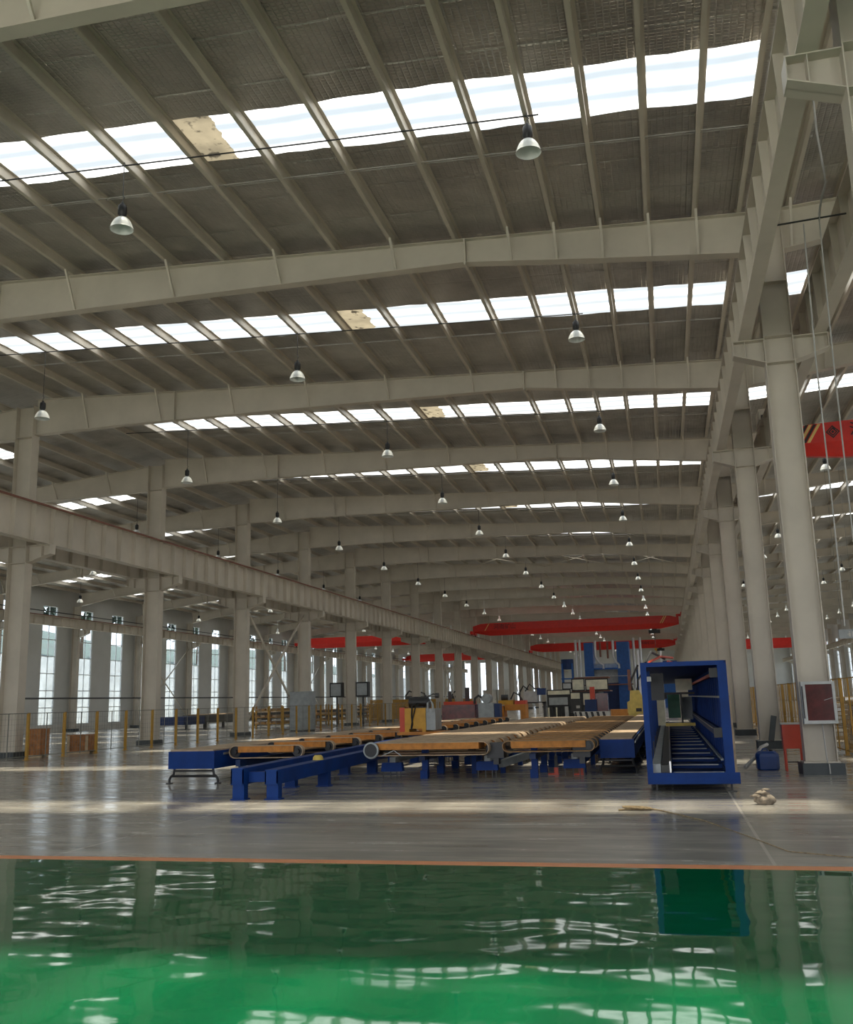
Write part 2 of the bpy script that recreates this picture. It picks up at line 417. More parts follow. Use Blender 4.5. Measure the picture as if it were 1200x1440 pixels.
end_wall('wall_end', YE, [(x-.65, x+.65, 1.0, 9.6) for x in ew], 'far end wall of the hall')
for i, x in enumerate(ew):
    window(YE, 1, x-.65, x+.65, 1.0, 9.6, 'y', 'tall window in the far end wall, %s from the left corner' % ORD[i])
# unseen wall behind the camera, its open gateways added to let daylight in
end_wall('wall_back', YB, [(-34,-25,0,9), (-17,2,0,10.2), (8,17,0,9)], 'near end wall behind the camera with open gateways added for daylight', th=-.2)

# ------------------------------------------------------------------ purlins
def purlin(x, i, span, ref):
    z = zt(x); s = -1 if span != 'right' else 1
    mb = MB()
    mb.box(x-.006, x+.006, YB, YE, z, z+.2)
    mb.box(min(x,x+.075*s), max(x,x+.075*s), YB, YE, z-.008, z)
    mb.box(min(x+s*.06,x+.075*s), max(x+s*.06,x+.075*s), YB, YE, z, z+.025)
    mb.box(min(x,x-.07*s), max(x,x-.07*s), YB, YE, z+.19, z+.198)
    o = mb.build('roof_purlin', M['purlin'])
    tag(o, 'long pale steel roof purlin, %s from %s, %s bay' % (ORD[i], ref, span), 'purlin', 'roof purlins of the %s bay' % span)
PM = [1.27,.31,-.67,-1.65,-2.64,-3.84,-5.26,-6.64,-8.04,-9.42,-10.76,-12.1,-13.44,-14.78,-16.15,-17.55,-18.95,-20.35]
for i, x in enumerate([2.16]+PM): purlin(x, i, 'main', 'the right column row')
PL = [-22.3-1.37*i for i in range(16)]
for i, x in enumerate(PL): purlin(x, i, 'left', 'the left column row')
PR = [3.1,4.1,5.1,6.1,7.1,8.1,9.4,10.8,12.2,13.6,15.0,16.4,17.8,19.2,20.6,22.0,23.4]
for i, x in enumerate(PR): purlin(x, i, 'right', 'the right column row')

# ------------------------------------------------------------------ roof beams
def beam_mesh(pts, name):
    """welded I beam along x; pts = (x, z_bottom); the top follows the roof"""
    mb = MB(); bf, tf, tw = .13, .016, .006
    for half in (0,):
        top = [(x, zt(x)-.012) for x, _ in pts]; bot = pts
        prof_web = [(x, z) for x, z in bot] + [(x, z) for x, z in reversed(top)]
    def band(line, y0, y1, dz0, dz1):
        secs = [[(x,y0,z+dz0),(x,y1,z+dz0),(x,y1,z+dz1),(x,y0,z+dz1)] for x, z in line]
        mb.loft(secs)
    band(top, -bf, bf, -tf, 0); band(bot, -bf, bf, 0, tf)
    secs = [[(x,-tw,zb+tf),(x,tw,zb+tf),(x,tw,zT-tf),(x,-tw,zT-tf)] for (x, zb), (_, zT) in zip(bot, top)]
    mb.loft(secs)
    return mb.mesh(name, M['steel'])
BM = [(XC+.36,11.06),(-18.,11.1),(-15.6,11.09),(-9.2,11.02),(-3.65,10.94),(-.8,10.62),(XR-.27,10.3)]
BL = [(XL+.25,9.3),(-40.5,9.78),(-37.,10.18),(-33.,10.58),(-28.,10.9),(XC-.36,10.95)]
BR = [(XR+.3,10.3),(5.6,10.66),(8.6,10.96),(14.,11.18),(20.,11.2),(XE-.25,10.7)]
bmesh_ = {'main': beam_mesh(BM,'roof_beam'), 'left': beam_mesh(BL,'roof_beam'), 'right': beam_mesh(BR,'roof_beam')}
def zb_at(pts, x):
    for (a, za), (b, zb) in zip(pts, pts[1:]):
        if a <= x <= b: return za+(zb-za)*(x-a)/(b-a)
    return pts[0][1]
def brace_mesh(pts, x):
    mb = MB(); zb = zb_at(pts, x)
    mb.bar((x,-.015,zb+.05),(x,-.46,zt(x)-.0),.05,.05,up=(1,0,0)); return mb.mesh('fly_brace', M['steel'])
def splice_mesh(pts, x):
    mb = MB(); zb = zb_at(pts, x)
    mb.box(x-.02,x+.02,-.15,.15,zb-.07,zt(x)-.02)
    for sy in (-1,1):
        mb.box(x-.05,x-.021,sy*.08-.02,sy*.08+.02,zb+.06,zb+.1); mb.box(x-.05,x-.021,sy*.08-.02,sy*.08+.02,zt(x)-.12,zt(x)-.08)
    return mb.mesh('splice_plate', M['steel'])
BRX = {'main':[1.27,.31,-.67,-1.65,-2.64,-5.26,-8.04,-10.76,-13.44,-16.15,-18.95], 'left':[PL[i] for i in range(1,16,2)], 'right':[PR[i] for i in (0,2,4,6,8,10,12,14)]}
SPX = {'main':[-15.6,-3.65], 'left':[-37.,-28.], 'right':[8.6,18.]}
PTS = {'main':BM,'left':BL,'right':BR}
brm = {s:[brace_mesh(PTS[s],x) for x in BRX[s]] for s in BRX}
spm = {s:[splice_mesh(PTS[s],x) for x in SPX[s]] for s in SPX}
SPTXT = {'main':'main bay, between the two column rows','left':'left bay, from the left column row to the outer wall','right':'right bay beyond the right column row'}
for k in range(KMIN, KMAX+1):
    for s in ('main','left','right'):
        b = put('roof_beam', bmesh_[s], None, (0,FY(k),0))
        tag(b, '%s nearest grey steel roof beam across the %s' % (ORD[k+1], SPTXT[s]), 'roof beam', 'roof beams of the %s bay' % s)
        if k <= 9:
            for m in brm[s]: put('fly_brace', m, b)
            for m in spm[s]: put('splice_plate', m, b)

# ------------------------------------------------------------------ columns
def hsec(mb, x0, x1, y0, y1, z0, z1, tf=.016, tw=.012):
    ym = (y0+y1)/2
    mb.box(x0,x0+tf,y0,y1,z0,z1); mb.box(x1-tf,x1,y0,y1,z0,z1); mb.box(x0+tf,x1-tf,ym-tw/2,ym+tw/2,z0,z1)
def col_mesh(w, d, top, extra=()):
    mb = MB(); hsec(mb, -w/2, w/2, -d/2, d/2, .2, top)
    for z in extra:
        mb.box(-w/2+.016, w/2-.016, -d/2, d/2, z, z+.012)
    mb.box(-w/2-.04, w/2+.04, -d/2-.04, d/2+.04, .2, .225)
    return mb.mesh('steel_column', M['steel'])
def bracket_mesh(x0, x1, z0, z1, tip):
    """tapered I bracket from column face x0 out to x1"""
    mb = MB(); s = 1 if x1 > x0 else -1
    zi = z1-tip
    mb.loft([[(x0,-.16,z1-.016),(x0,.16,z1-.016),(x0,.16,z1),(x0,-.16,z1)],[(x1,-.16,z1-.016),(x1,.16,z1-.016),(x1,.16,z1),(x1,-.16,z1)]])
    mb.loft([[(x0,-.16,z0),(x0,.16,z0),(x0,.16,z0+.016),(x0,-.16,z0+.016)],[(x1,-.16,zi),(x1,.16,zi),(x1,.16,zi+.016),(x1,-.16,zi+.016)]])
    mb.loft([[(x0,-.008,z0),(x0,.008,z0),(x0,.008,z1-.016),(x0,-.008,z1-.016)],[(x1,-.008,zi),(x1,.008,zi),(x1,.008,z1-.016),(x1,-.008,z1-.016)]])
    mb.box(min(x1,x1+.012*s),max(x1,x1+.012*s),-.16,.16,zi,z1)
    xm = x0+(x1-x0)*.62
    mb.box(xm-.006,xm+.006,-.15,.15,z0+(zi-z0)*.62+.016,z1-.016)
    return mb.mesh('bracket', M['steel'])
pl_m = MB().box(-.42,.42,-.36,.36,0,.2).mesh('plinth', M['plinth'])
plr_m = MB().box(-.36,.36,-.36,.36,0,.2).mesh('plinth', M['plinth'])
cR = col_mesh(.56,.36,11.15,(7.9,8.45,9.6)); cC = col_mesh(.70,.40,12.12,(6.5,7.08,7.6,10.98)); cW = col_mesh(.5,.34,9.3,(7.0,7.5)); cE = col_mesh(.5,.34,10.7,(7.0,7.5))
ZGR0, ZGR1 = 8.42, 9.42        # crane girders on the valley columns
ZGC0, ZGC1 = 7.10, 8.36        # deep main crane girder on the ridge columns
ZGL0, ZGL1 = 7.10, 7.85
bkR1 = bracket_mesh(-.28,-.86,7.92,ZGR0,.3); bkR2 = bracket_mesh(.28,.92,7.92,ZGR0,.3)
bkC1 = bracket_mesh(.35,1.25,6.5,ZGC0,.32); bkC2 = bracket_mesh(-.35,-1.25,6.5,ZGC0,.32)
bkW = bracket_mesh(.25,1.1,6.9,7.5,.28); bkE = bracket_mesh(-.25,-1.1,6.9,7.5,.28)
for k in range(-1, KMAX+1):
    if k >= -1:
        c = put('steel_column', cR, None, (XR+.02,FY(k),0)); put('plinth', plr_m, c); put('bracket', bkR1, c); put('bracket', bkR2, c)
        lab = 'grey steel column of the right row, %s from the camera, on dark plinth' % ORD[k+1]
        if k == 0: lab = 'big grey right column carrying the fire hose cabinet, beside the red box'
        tag(c, lab, 'column', 'columns of the right row')
    if k >= 1:
        c = put('steel_column', cC, None, (XC,FY(k),0)); put('plinth', pl_m, c); put('bracket', bkC1, c); put('bracket', bkC2, c)
        tag(c, 'tall grey steel column of the left row, %s from the camera, behind mesh fence' % ORD[k-1], 'column', 'columns of the left row')
    if k >= 3:
        c = put('steel_column', cW, None, (XL,FY(k),0)); put('plinth', plr_m, c); put('bracket', bkW, c)
        tag(c, 'grey column against the left window wall, %s from the near end' % ORD[k-3], 'column', 'columns of the left wall')
        c = put('steel_column', cE, None, (XE,FY(k),0)); put('plinth', plr_m, c); put('bracket', bkE, c)
        tag(c, 'grey column against the right outer wall, %s from the near end' % ORD[k-3], 'column', 'columns of the right wall')

# ------------------------------------------------------------------ crane girders
def girder(x, z0, z1, y0, y1, bt, bb, sgn, step, label, strip=None):
    mb = MB(); t = .018
    mb.box(x-bt/2,x+bt/2,y0,y1,z1-t,z1); mb.box(x-bb/2,x+bb/2,y0,y1,z0,z0+t); mb.box(x-.006,x+.006,y0,y1,z0+t,z1-t)
    n = int((y1-y0)/step)
    for i in range(n):
        yy = y0+(i+.5)*step
        for q in (-1,1):
            mb.prism([(x+q*.006,z0+t),(x+q*(bb/2-.01),z0+t),(x+q*(bt/2-.01),z1-t),(x+q*.006,z1-t)][::q],'y',yy-.006,yy+.006)
    g = mb.build('crane_girder', M['steel']); tag(g, label, 'crane girder')
    MB().box(x-.035,x+.035,y0,y1,z1,z1+.09).build('rail', M['rail'], g)
    if strip: MB().box(x+strip-.02,x+strip+.02,y0,y1,z1-.02,z1+.05).build('conductor_bar', M['rail'], g)
    return g
girder(XC+1.06, ZGC0, ZGC1, 10, YE-.3, .40, .36, 1, 1.05, 'deep ribbed grey crane girder along the left column row, facing the main bay', .22)
girder(XC-1.02, ZGC0, ZGC0+.8, 10, YE-.3, .36, .30, 1, 1.05, 'crane girder along the far side of the left column row')
girder(XL+.95, 7.5, 8.15, 30, YE-.3, .34, .28, 1, 1.05, 'ribbed pale crane girder along the left window wall')
girder(XR-.62, ZGR0, ZGR1, 2, YE-.3, .30, .24, 1, 1.0, 'steep-looking grey crane girder on the right column row, over the blue gantry side')
girder(XR+.80, ZGR0, ZGR1, 2, YE-.3, .30, .24, 1, 1.0, 'grey crane girder on the outer side of the right column row')
girder(XE-.95, 7.5, 8.15, 60, YE-.3, .34, .28, 1, 1.05, 'pale crane girder along the right outer wall')

# ------------------------------------------------------------------ braces, rods, pipes
def cross_brace(x, y0, y1, z0, z1, label, w=.13):
    t = thing('cross_brace', label, 'brace', (x,(y0+y1)/2,z0))
    h = (y1-y0)/2
    for s in (-1,1):
        MB().bar((.03*s,-h*s,0),(.03*s,h*s,z1-z0),w,w*.6,up=(1,0,0)).build('brace_bar', M['steel'], t)
cross_brace(XC, FY(3)+.2, FY(4)-.2, .35, 6.9, 'pale crossed wind brace between third and fourth columns of the left row')
cross_brace(XC, FY(8)+.2, FY(9)-.2, .35, 6.9, 'pale crossed wind brace far along the left column row')
cross_brace(XC, FY(13)+.2, FY(14)-.2, .35, 6.9, 'faintest crossed wind brace deep along the left column row')
cross_brace(XL, FY(6)+.2, FY(7)-.2, .8, 6.9, 'crossed wind brace between window wall columns on the left', .09)
cross_brace(XL, FY(10)+.2, FY(11)-.2, .8, 6.9, 'crossed wind brace farther along the left window wall', .09)
for n_, (ya, yb) in enumerate(((FY(5),FY(6)),(FY(10),FY(11)))):
    for j, (xa, xb) in enumerate(((-20.5,-14.5),(-14.5,-8.5),(-8.5,-3),(-3,2))):
        t = thing('roof_tie_cross', 'thin crossed roof tie rods, %s from left, %s braced bay of the main roof' % (ORD[j], ORD[n_]), 'tie rod', ((xa+xb)/2,(ya+yb)/2,zt((xa+xb)/2)-.25), 'roof tie rods')
        for s in (-1,1):
            hx = (xb-xa)/2; hy = (yb-ya)/2
            MB().tube([(-hx,-hy*s,.05*hx),(hx,hy*s,-.05*hx)],.022,6).build('tie_rod', M['steel'], t)
for k in range(-1, 8):
    y = FY(k)+5.75
    t = thing('sag_rod', 'thin pale sag rods across the main roof, %s pair from the camera' % ORD[k+1], 'sag rod', (0,y,0), 'sag rods')
    for dy, dz in ((0,.03),(.28,.16)):
        MB().tube([(-20.3,dy,zt(-20.3)+dz),(2.2,dy,zt(2.2)+dz)],.008,5).build('rod', M['cable'], t)
    o = MB().tube([(-20.3,y-1.15,zt(-20.3)-.02),(-9.4,y-1.15,zt(-9.4)-.03),(-1.45,y-1.15,zt(-1.45)-.03)],.016,5).build('lamp_supply_wire', M['black'])
    tag(o, 'black lamp wire strung under the main roof purlins, %s from the camera' % ORD[k+1], 'wire', 'lamp wires')
o = MB().tube([(XL+.38,30,2.42),(XL+.38,YE-1,2.42)],.06,8).build('wall_pipe', M['dark']); tag(o, 'dark horizontal pipe running along the left window wall', 'pipe')
o = MB().tube([(XL+.6,30,8.55),(XL+.6,YE-1,8.55)],.035,6).build('conductor_pipe', M['black']); tag(o, 'black conductor line above the crane girder on left wall', 'pipe')

# ------------------------------------------------------------------ lamps
def lamp_meshes():
    d = MB().lathe([(0,.54),(.03,.54),(.035,.50),(.075,.48),(.085,.44),(.085,.30),(.06,.27),(.06,.22),(.075,.20)]).mesh('driver', M['black'], True)
    prof = [(.075,.23),(.10,.215),(.145,.17),(.18,.11),(.205,.05),(.215,0),(.222,-.012),(.212,-.014),(.200,.01),(.172,.10),(.135,.16),(.09,.195),(.0,.20)]
    r = MB().lathe(prof, n=24).mesh('reflector', M['whiteR'], True)
    h = MB().tube([(0,0,.54),(0,0,.60),(.03,0,.64),(0,0,.68)],.01,6).mesh('hook', M['dark'])
    return d, r, h
LD, LR, LH = lamp_meshes()
ROWS = [('main',-1.65,10.66,'right'),('main',-9.42,10.42,'middle'),('main',-17.55,10.08,'left'),
        ('left',-25.04,10.0,'right'),('left',-33.26,9.55,'middle'),('left',-40.11,9.05,'left'),
        ('right',7.1,10.6,'left'),('right',13.6,10.5,'middle'),('right',20.6,10.6,'right')]
cab = {}
for span, x, z, side in ROWS:
    L = zt(x)+.012-(z+.68)
    cab[x] = MB().tube([(0,0,.68),(0,0,.68+L)],.009,5).mesh('cable', M['black'])
    FARL = MB().lathe([(.0,.54),(.085,.48),(.085,.24),(.145,.17),(.215,0),(.20,.01),(.10,.18),(0,.19)], n=12).tube([(0,0,.5),(0,0,.68+L)],.012,5).mesh('high_bay_lamp', M['whiteR'], True)
    for k in range(-1, 21):
        y = FY(k)+4.55
        if k < 0 and span != 'main': continue
        if k <= 7:
            t = thing('high_bay_lamp', 'high bay pendant lamp, %s of the %s row in the %s bay' % (ORD[k+1], side, span), 'lamp', (x,y,z), 'high bay lamps')
            put('driver', LD, t); put('reflector', LR, t); put('hook', LH, t); put('cable', cab[x], t)
        else:
            o = put('high_bay_lamp', FARL, None, (x,y,z)); tag(o, 'tiny distant high bay lamp, %s of the %s row in the %s bay' % (ORD[k+1], side, span), 'lamp', 'high bay lamps')

# ------------------------------------------------------------------ overhead cranes
def text_mesh(txt, size, name, mat):
    cu = bpy.data.curves.new(name, 'FONT'); cu.body = txt; cu.size = size; cu.extrude = .004; cu.align_x = 'LEFT'
    cu.materials.append(mat)
    o = bpy.data.objects.new(name, cu); COL.objects.link(o)
    bpy.context.view_layer.update()
    me = bpy.data.meshes.new_from_object(o.evaluated_get(bpy.context.evaluated_depsgraph_get()))
    me.name = name
    bpy.data.objects.remove(o); bpy.data.curves.remove(cu)
    if not me.materials: me.materials.append(mat)
    return me
def crane(name_label, y, x0, x1, zb, zm, ztop, text=None, stripes=(), logo=None, hoist=None, wd=.3, rails=None, cl=1.3):
    t = thing('overhead_crane', name_label, 'overhead crane', ((x0+x1)/2,y,zb))
    ox, oz = (x0+x1)/2, zb
    def sec(x, bot, top):
        m = max(zm, bot+.02)
        return [(x-ox,-wd,top-oz),(x-ox,-wd,m-oz),(x-ox,-wd*.35,bot-oz),(x-ox,wd*.35,bot-oz),(x-ox,wd,m-oz),(x-ox,wd,top-oz)]
    mb = MB().loft([sec(x0,zm-.15,ztop-.28),sec(x0+.9,zm-.35,ztop-.04),sec(x0+1.9,zb,ztop),sec(x1-1.9,zb,ztop),sec(x1-.9,zm-.35,ztop-.04),sec(x1,zm-.15,ztop-.28)])
    mb.build('girder', M['red'], t)
    for sx, xx in ((-1,x0),(1,x1)):
        zr = rails[0 if sx < 0 else 1]
        rx = rails[2 if sx < 0 else 3]
        e = MB(); e.box(rx-ox-.13,rx-ox+.13,-cl,cl,zr+.12-oz,zr+.46-oz)
        e.box(min(rx,xx-sx*.25)-ox,max(rx,xx-sx*.25)-ox,-.34,.34,zr+.12-oz,zr+.34-oz); e.box(min(xx,xx-sx*.25)-ox,max(xx,xx-sx*.25)-ox,-.3,.3,ztop-.5-oz,zr+.12-oz) if zr+.12 > ztop-.5 else None; e.build('end_carriage', M['red'] if cl > 1 else M['steel'], t)
        for yy in (-cl*.8,cl*.8):
            MB().tube([(rx-ox-.06,yy,zr+.15-oz),(rx-ox+.06,yy,zr+.15-oz)],.15,14).build('wheel', M['dark'], t)
    for xs, mat in stripes:
        q = .55*(ztop-zm)
        MB().prism([(xs-ox,zm+.02-oz),(xs+.09-ox,zm+.02-oz),(xs+.09+q-ox,ztop-.05-oz),(xs+q-ox,ztop-.05-oz)],'y',-wd-.006,-wd-.001).build('stripe', mat, t)
    if text:
        xs, zs, size, txt = text
        c = text_mesh(txt, size, 'lettering', M['logo'])
        o = put('lettering', c, t, (xs-ox,-wd-.006,zs-oz)); o.rotation_euler = (PI/2,0,0)
    if logo:
        xl, zl, r = logo
        lm = MB()
        D = lambda q: [(xl-ox-q,zl-oz),(xl-ox,zl-oz-q),(xl-ox+q,zl-oz),(xl-ox,zl-oz+q)]
        lm.ring(D(r),D(r*.78),'y',-wd-.008,-wd-.001); lm.ring(D(r*.66),D(r*.42),'y',-wd-.008,-wd-.001); lm.prism(D(r*.24),'y',-wd-.008,-wd-.001)
        lm.bar((xl-ox,-wd-.005,zl-oz+r*.66),(xl-ox+r*.33,-wd-.005,zl-oz+r*.33),.005,r*.24,up=(0,0,1))
        lm.build('emblem', M['logo'], t)
    if hoist:
        xh = hoist
        h = MB(); h.box(xh-ox-.45,xh-ox+.45,-.22,.22,-.42,-.1); h.tube([(xh-ox-.6,0,-.28),(xh-ox+.6,0,-.28)],.2,12); h.box(xh-ox-.25,xh-ox+.25,-.12,.12,-.1,.06); h.build('hoist', M['black'], t)
        MB().tube([(xh-ox,0,-.42),(xh-ox,0,-2.0)],.03,6).build('hoist_rope', M['dark'], t)
        hk = MB().box(xh-ox-.12,xh-ox+.12,-.08,.08,-2.25,-2.0).tube([(xh-ox,0,-2.25),(xh-ox+.12,0,-2.38),(xh-ox+.1,0,-2.52),(xh-ox-.06,0,-2.55),(xh-ox-.12,0,-2.45)],.035,8)
        hk.build('hook_block', M['yellow'], t)
    return t
RC = ZGC1+.09; RR = ZGR1+.09
WORDS = '\u6cb3\u5357\u77ff\u5c71'
GL0, GL1, GM0, GM1, GQ0, GQ1 = XL+.95, XC-1.02, XC+1.06, XR-.62, XR+.80, XE-.95
crane('large red overhead crane spanning the main bay, nearer of the two there', 104., GM0, GM1-.34, 8.42, 8.95, 9.76, (GM0+2.3,9.12,.62,WORDS), [(GM1-2.3,M['stripeY']),(GM1-2.1,M['stripeY']),(GM0+1.3,M['stripeY'])], None, GM1-2.9, .38, (RC,RR,GM0,GM1))
crane('darker red overhead crane of the main bay, farther one above blue furnace', 150., GM0, GM1-.34, 8.62, 9.12, 9.86, (GM1-5.5,9.25,.5,WORDS), [(GM1-2.1,M['red'])], None, GM1-2.6, .38, (RC,RR,GM0,GM1))
crane('red overhead crane in the left bay, seen past the left columns, nearer one', 108., GL0+.3, GL1-.3, 8.05, 8.55, 9.25, None, (), None, None, .38, (8.24,ZGC0+.89,GL0,GL1))
crane('red overhead crane in the left bay near the far end, farther one', 156., GL0+.3, GL1-.3, 8.05, 8.55, 9.25, None, (), None, None, .38, (8.24,ZGC0+.89,GL0,GL1))
crane('distant red overhead crane of the right bay, behind the right columns', 154., GQ0+.34, GQ1-.3, 8.1, 8.6, 9.6, None, (), None, None, .38, (RR,8.24,GQ0,GQ1))
cf = crane('near red overhead crane with black diamond emblem at the right picture edge', 30., GQ0+.34, GQ1-.3, 8.35, 8.80, 9.42, (5.82,8.98,.46,WORDS+'\u8d77\u91cd\u673a'),
      [(4.26,M['logo']),(4.37,M['stripeY']),(4.49,M['logo']),(4.61,M['stripeY'])], (5.36,9.10,.2), 12.5, .28, (RR,8.24,GQ0,GQ1), .42)

# ------------------------------------------------------------------ fences
def fence(name, label, x, y0, n, pitch, h, mat, wmat, wires, mid=True, wr=.005, rz=0):
    t = thing(name, label, 'fence', (x,y0,0), None, rz)
    pm = MB().box(-.04,.04,-.04,.04,.012,h).box(-.08,.08,-.08,.08,0,.012).mesh('fence_post', mat)
    im = MB().box(-.012,.012,-.012,.012,.05,h-.01).mesh('stay', wmat)
    w = MB()
    L = pitch-.08
    w.box(-.012,.012,.04,.04+L,h-.03,h-.005); w.box(-.012,.012,.04,.04+L,.10,.125)
    nv, nh = wires
    for i in range(1,nv): w.box(-wr/2,wr/2,.04+L*i/nv-wr/2,.04+L*i/nv+wr/2,.125,h-.03)
    for i in range(1,nh): w.box(-wr/2,wr/2,.04,.04+L,.125+(h-.155)*i/nh-wr/2,.125+(h-.155)*i/nh+wr/2)
    wm = w.mesh('mesh_panel', wmat)
    for i in range(n):
        put('fence_post', pm, t, (0,i*pitch,0))
        if i < n-1:
            put('mesh_panel', wm, t, (0,i*pitch,0))
            if mid: put('stay', im, t, (0,(i+.5)*pitch,0))
    return t
fence('mesh_fence', 'waist-high mesh fence with yellow posts in front of the left columns', XC+1.62, 27.0-1.91, 32, 1.91, 1.46, M['fenceY'], M['wire'], (12,8))
fence('mesh_fence', 'dense yellow mesh fence behind the left columns, farther in', XC-1.6, 74., 24, 2., 1.75, M['fenceY'], M['fenceY'], (14,10), True, .03)
fence('mesh_fence', 'tall yellow mesh fence behind the right column row', XR+1.35, 20.6, 26, 2., 1.78, M['fenceY'], M['fenceY'], (9,3), True, .009)

# ------------------------------------------------------------------ left side clutter
def crate(x, y, w, d, h, rz, label, tilt=0):
    t = thing('wooden_crate', label, 'crate', (x,y,0), None, rz)
    mb = MB()
    n = 4
    for i in range(n):
        z0 = .08+(h-.08)*i/n; z1 = .08+(h-.08)*(i+1)/n-.006
        mb.box(-w/2,w/2,-d/2,-d/2+.022,z0,z1); mb.box(-w/2,w/2,d/2-.022,d/2,z0,z1)
        mb.box(-w/2,-w/2+.022,-d/2+.022,d/2-.022,z0,z1); mb.box(w/2-.022,w/2,-d/2+.022,d/2-.022,z0,z1)
    mb.build('crate_side', M['wood'], t)
    MB().box(-w/2-.01,w/2+.01,-d/2-.01,d/2+.01,h,h+.03).build('lid', M['wood'], t)
    for yy in (-d/2+.06,d/2-.06): MB().box(-w/2,w/2,yy-.05,yy+.05,0,.08).build('skid', M['paleW'], t)
    for xx in (-w/2+.06,w/2-.06):
        MB().box(xx-.05,xx+.05,-d/2-.025,-d/2,.08,h).build('batten', M['paleW'] if w > .7 else M['wood'], t)
crate(-20.42,30.95,.80,.6,.62,.12,'low brown wooden crate behind the fence, right of the nearest left column')
crate(-20.62,28.75,.5,.55,.90,.1,'taller brown wooden crate close to the nearest left column')
# low dark run-out table of the second line in the left bay
t = thing('runout_table', 'long dark roller run-out table on the floor of the left bay', 'conveyor', (-33.4,62.,0))
MB().box(-.9,.9,2.4,60,.42,.95).build('side_frame', M['dark'], t)
MB().box(-.9,.9,-.8,2.3,.35,.9).build('head_box', M['dblue'], t)
for i in range(20):
    MB().box(-.8,-.65,2.6+i*3,2.75+i*3,0,.42).box(.65,.8,2.6+i*3,2.75+i*3,0,.42).build('leg', M['black'], t)
for i in range(40):
    MB().tube([(-.85,3+i*1.42,.98),(.85,3+i*1.42,.98)],.05,8).build('roller', M['felt'], t)
# yellow racks behind the fence
for i, (x, y, n) in enumerate(((-25.6,62.,3),(-25.4,70.5,2),(-26.2,84.,3))):
    t = thing('steel_rack', ['yellow steel rack holding profiles behind the fence, nearest of three','low yellow steel rack between two other racks behind the fence','yellow steel rack farthest along behind the fence'][i], 'rack', (x,y,0))
    for px in (-.9,.9):
        for py in (-2.2,0,2.2): MB().box(px-.05,px+.05,py-.05,py+.05,0,1.5).build('post', M['fenceY'], t)
    for s in range(n):
        MB().box(-.95,.95,-2.3,2.3,.3+.42*s,.36+.42*s).build('shelf', M['fenceY'], t)
        for q in range(4):
            MB().bar((-.7+.42*q,-2.6,.42+.42*s),(-.7+.42*q,2.6,.42+.42*s),.3,.1).build('profile_bundle', M['slat'] if (q+s)%2 else M['felt'], t)
# grey electrical cabinet by the fourth column
def cabinet(x, y, w, d, h, label, mat, base=.08, rz=0, loc_z=0):
    t = thing('electrical_cabinet', label, 'cabinet', (x,y,loc_z), None, rz)
    MB().box(-w/2,w/2,-d/2,d/2,base,h).build('body', mat, t)
    MB().box(-w/2+.03,w/2-.03,-d/2+.03,d/2-.03,0,base).build('base', M['dark'], t)
    MB().box(-w/2-.03,w/2+.03,-d/2-.03,d/2+.03,h,h+.05).build('roof_cap', M['grey'], t)
    dr = MB().box(-w/2+.04,w/2-.04,-d/2-.02,-d/2,base+.06,h-.05).build('door', mat, t)
    MB().box(w/2-.14,w/2-.10,-d/2-.05,-d/2-.02,h*.5,h*.5+.18).build('handle', M['black'], dr)
    return t
cabinet(-20.55,52.9,1.3,.7,2.2,'tall grey electrical cabinet by the fourth column of the left row', M['grey'])
for s in (-1,1):
    t = thing('control_box', 'dark framed control box mounted %s of the fifth left-row column' % ('left' if s < 0 else 'right'), 'control box', (XC+s*.95,FY(5)-.3,1.95))
    MB().box(-.45,.45,-.25,.2,0,1.0).build('casing', M['black'], t)
    MB().box(-.36 ,.36,-.27,-.25,.1,.9).build('door_panel', M['grey'], t)
    MB().box(-.05,.05,-.05,.05,-1.95,0).build('stand', M['dark'], t)

# ------------------------------------------------------------------ belts and tables
def stadium(x0, x1, zc, r, n=10):
    p = []
    for i in range(n+1):
        a = PI/2 + PI*i/n; p.append((x0+r+r*math.cos(a), zc+r*math.sin(a)))
    for i in range(n+1):
        a = -PI/2 + PI*i/n; p.append((x1-r+r*math.cos(a), zc+r*math.sin(a)))
    return p
def belt_meshes(L, w, top, r, mat, sidemat, side_h=.12):
    zc = top-r
    o = stadium(0,L,zc,r); i = stadium(.014,L-.014,zc,r-.014)
    belt = MB().ring(o,i,'y',0,w).mesh('belt', mat, True)
    side = MB().box(r*1.6,L-r*1.6,.004,w-.004,top-.014-side_h,top-.016).mesh('side_rail', sidemat)
    pul = MB().tube([(r,.045,zc),(r,w-.045,zc)],r-.016,16).tube([(r,-.01,zc),(r,w+.01,zc)],.05,10).mesh('pulley', M['black'])
    return belt, side, pul
def stand_mesh(w, ztop):
    """black curved underframe of a box conveyor: top rail, bowed legs, foot bar"""
    mb = MB(); h = ztop
    for s in (-1,1):
        mb.tube([(s*w*.42,0,h),(s*w*.44,0,h*.62),(s*w*.50,0,h*.45),(s*w*.53,0,h*.25),(s*w*.53,0,0.02)],.025,8)
    mb.tube([(-w*.5,0,h*.5),(w*.5,0,h*.5)],.025,8); mb.tube([(-w*.43,0,h*.85),(w*.43,0,h*.85)],.02,6)
    mb.box(-w*.53-.05,-w*.53+.05,-.05,.05,0,.02); mb.box(w*.53-.05,w*.53+.05,-.05,.05,0,.02)
    return mb.mesh('stand', M['black'])
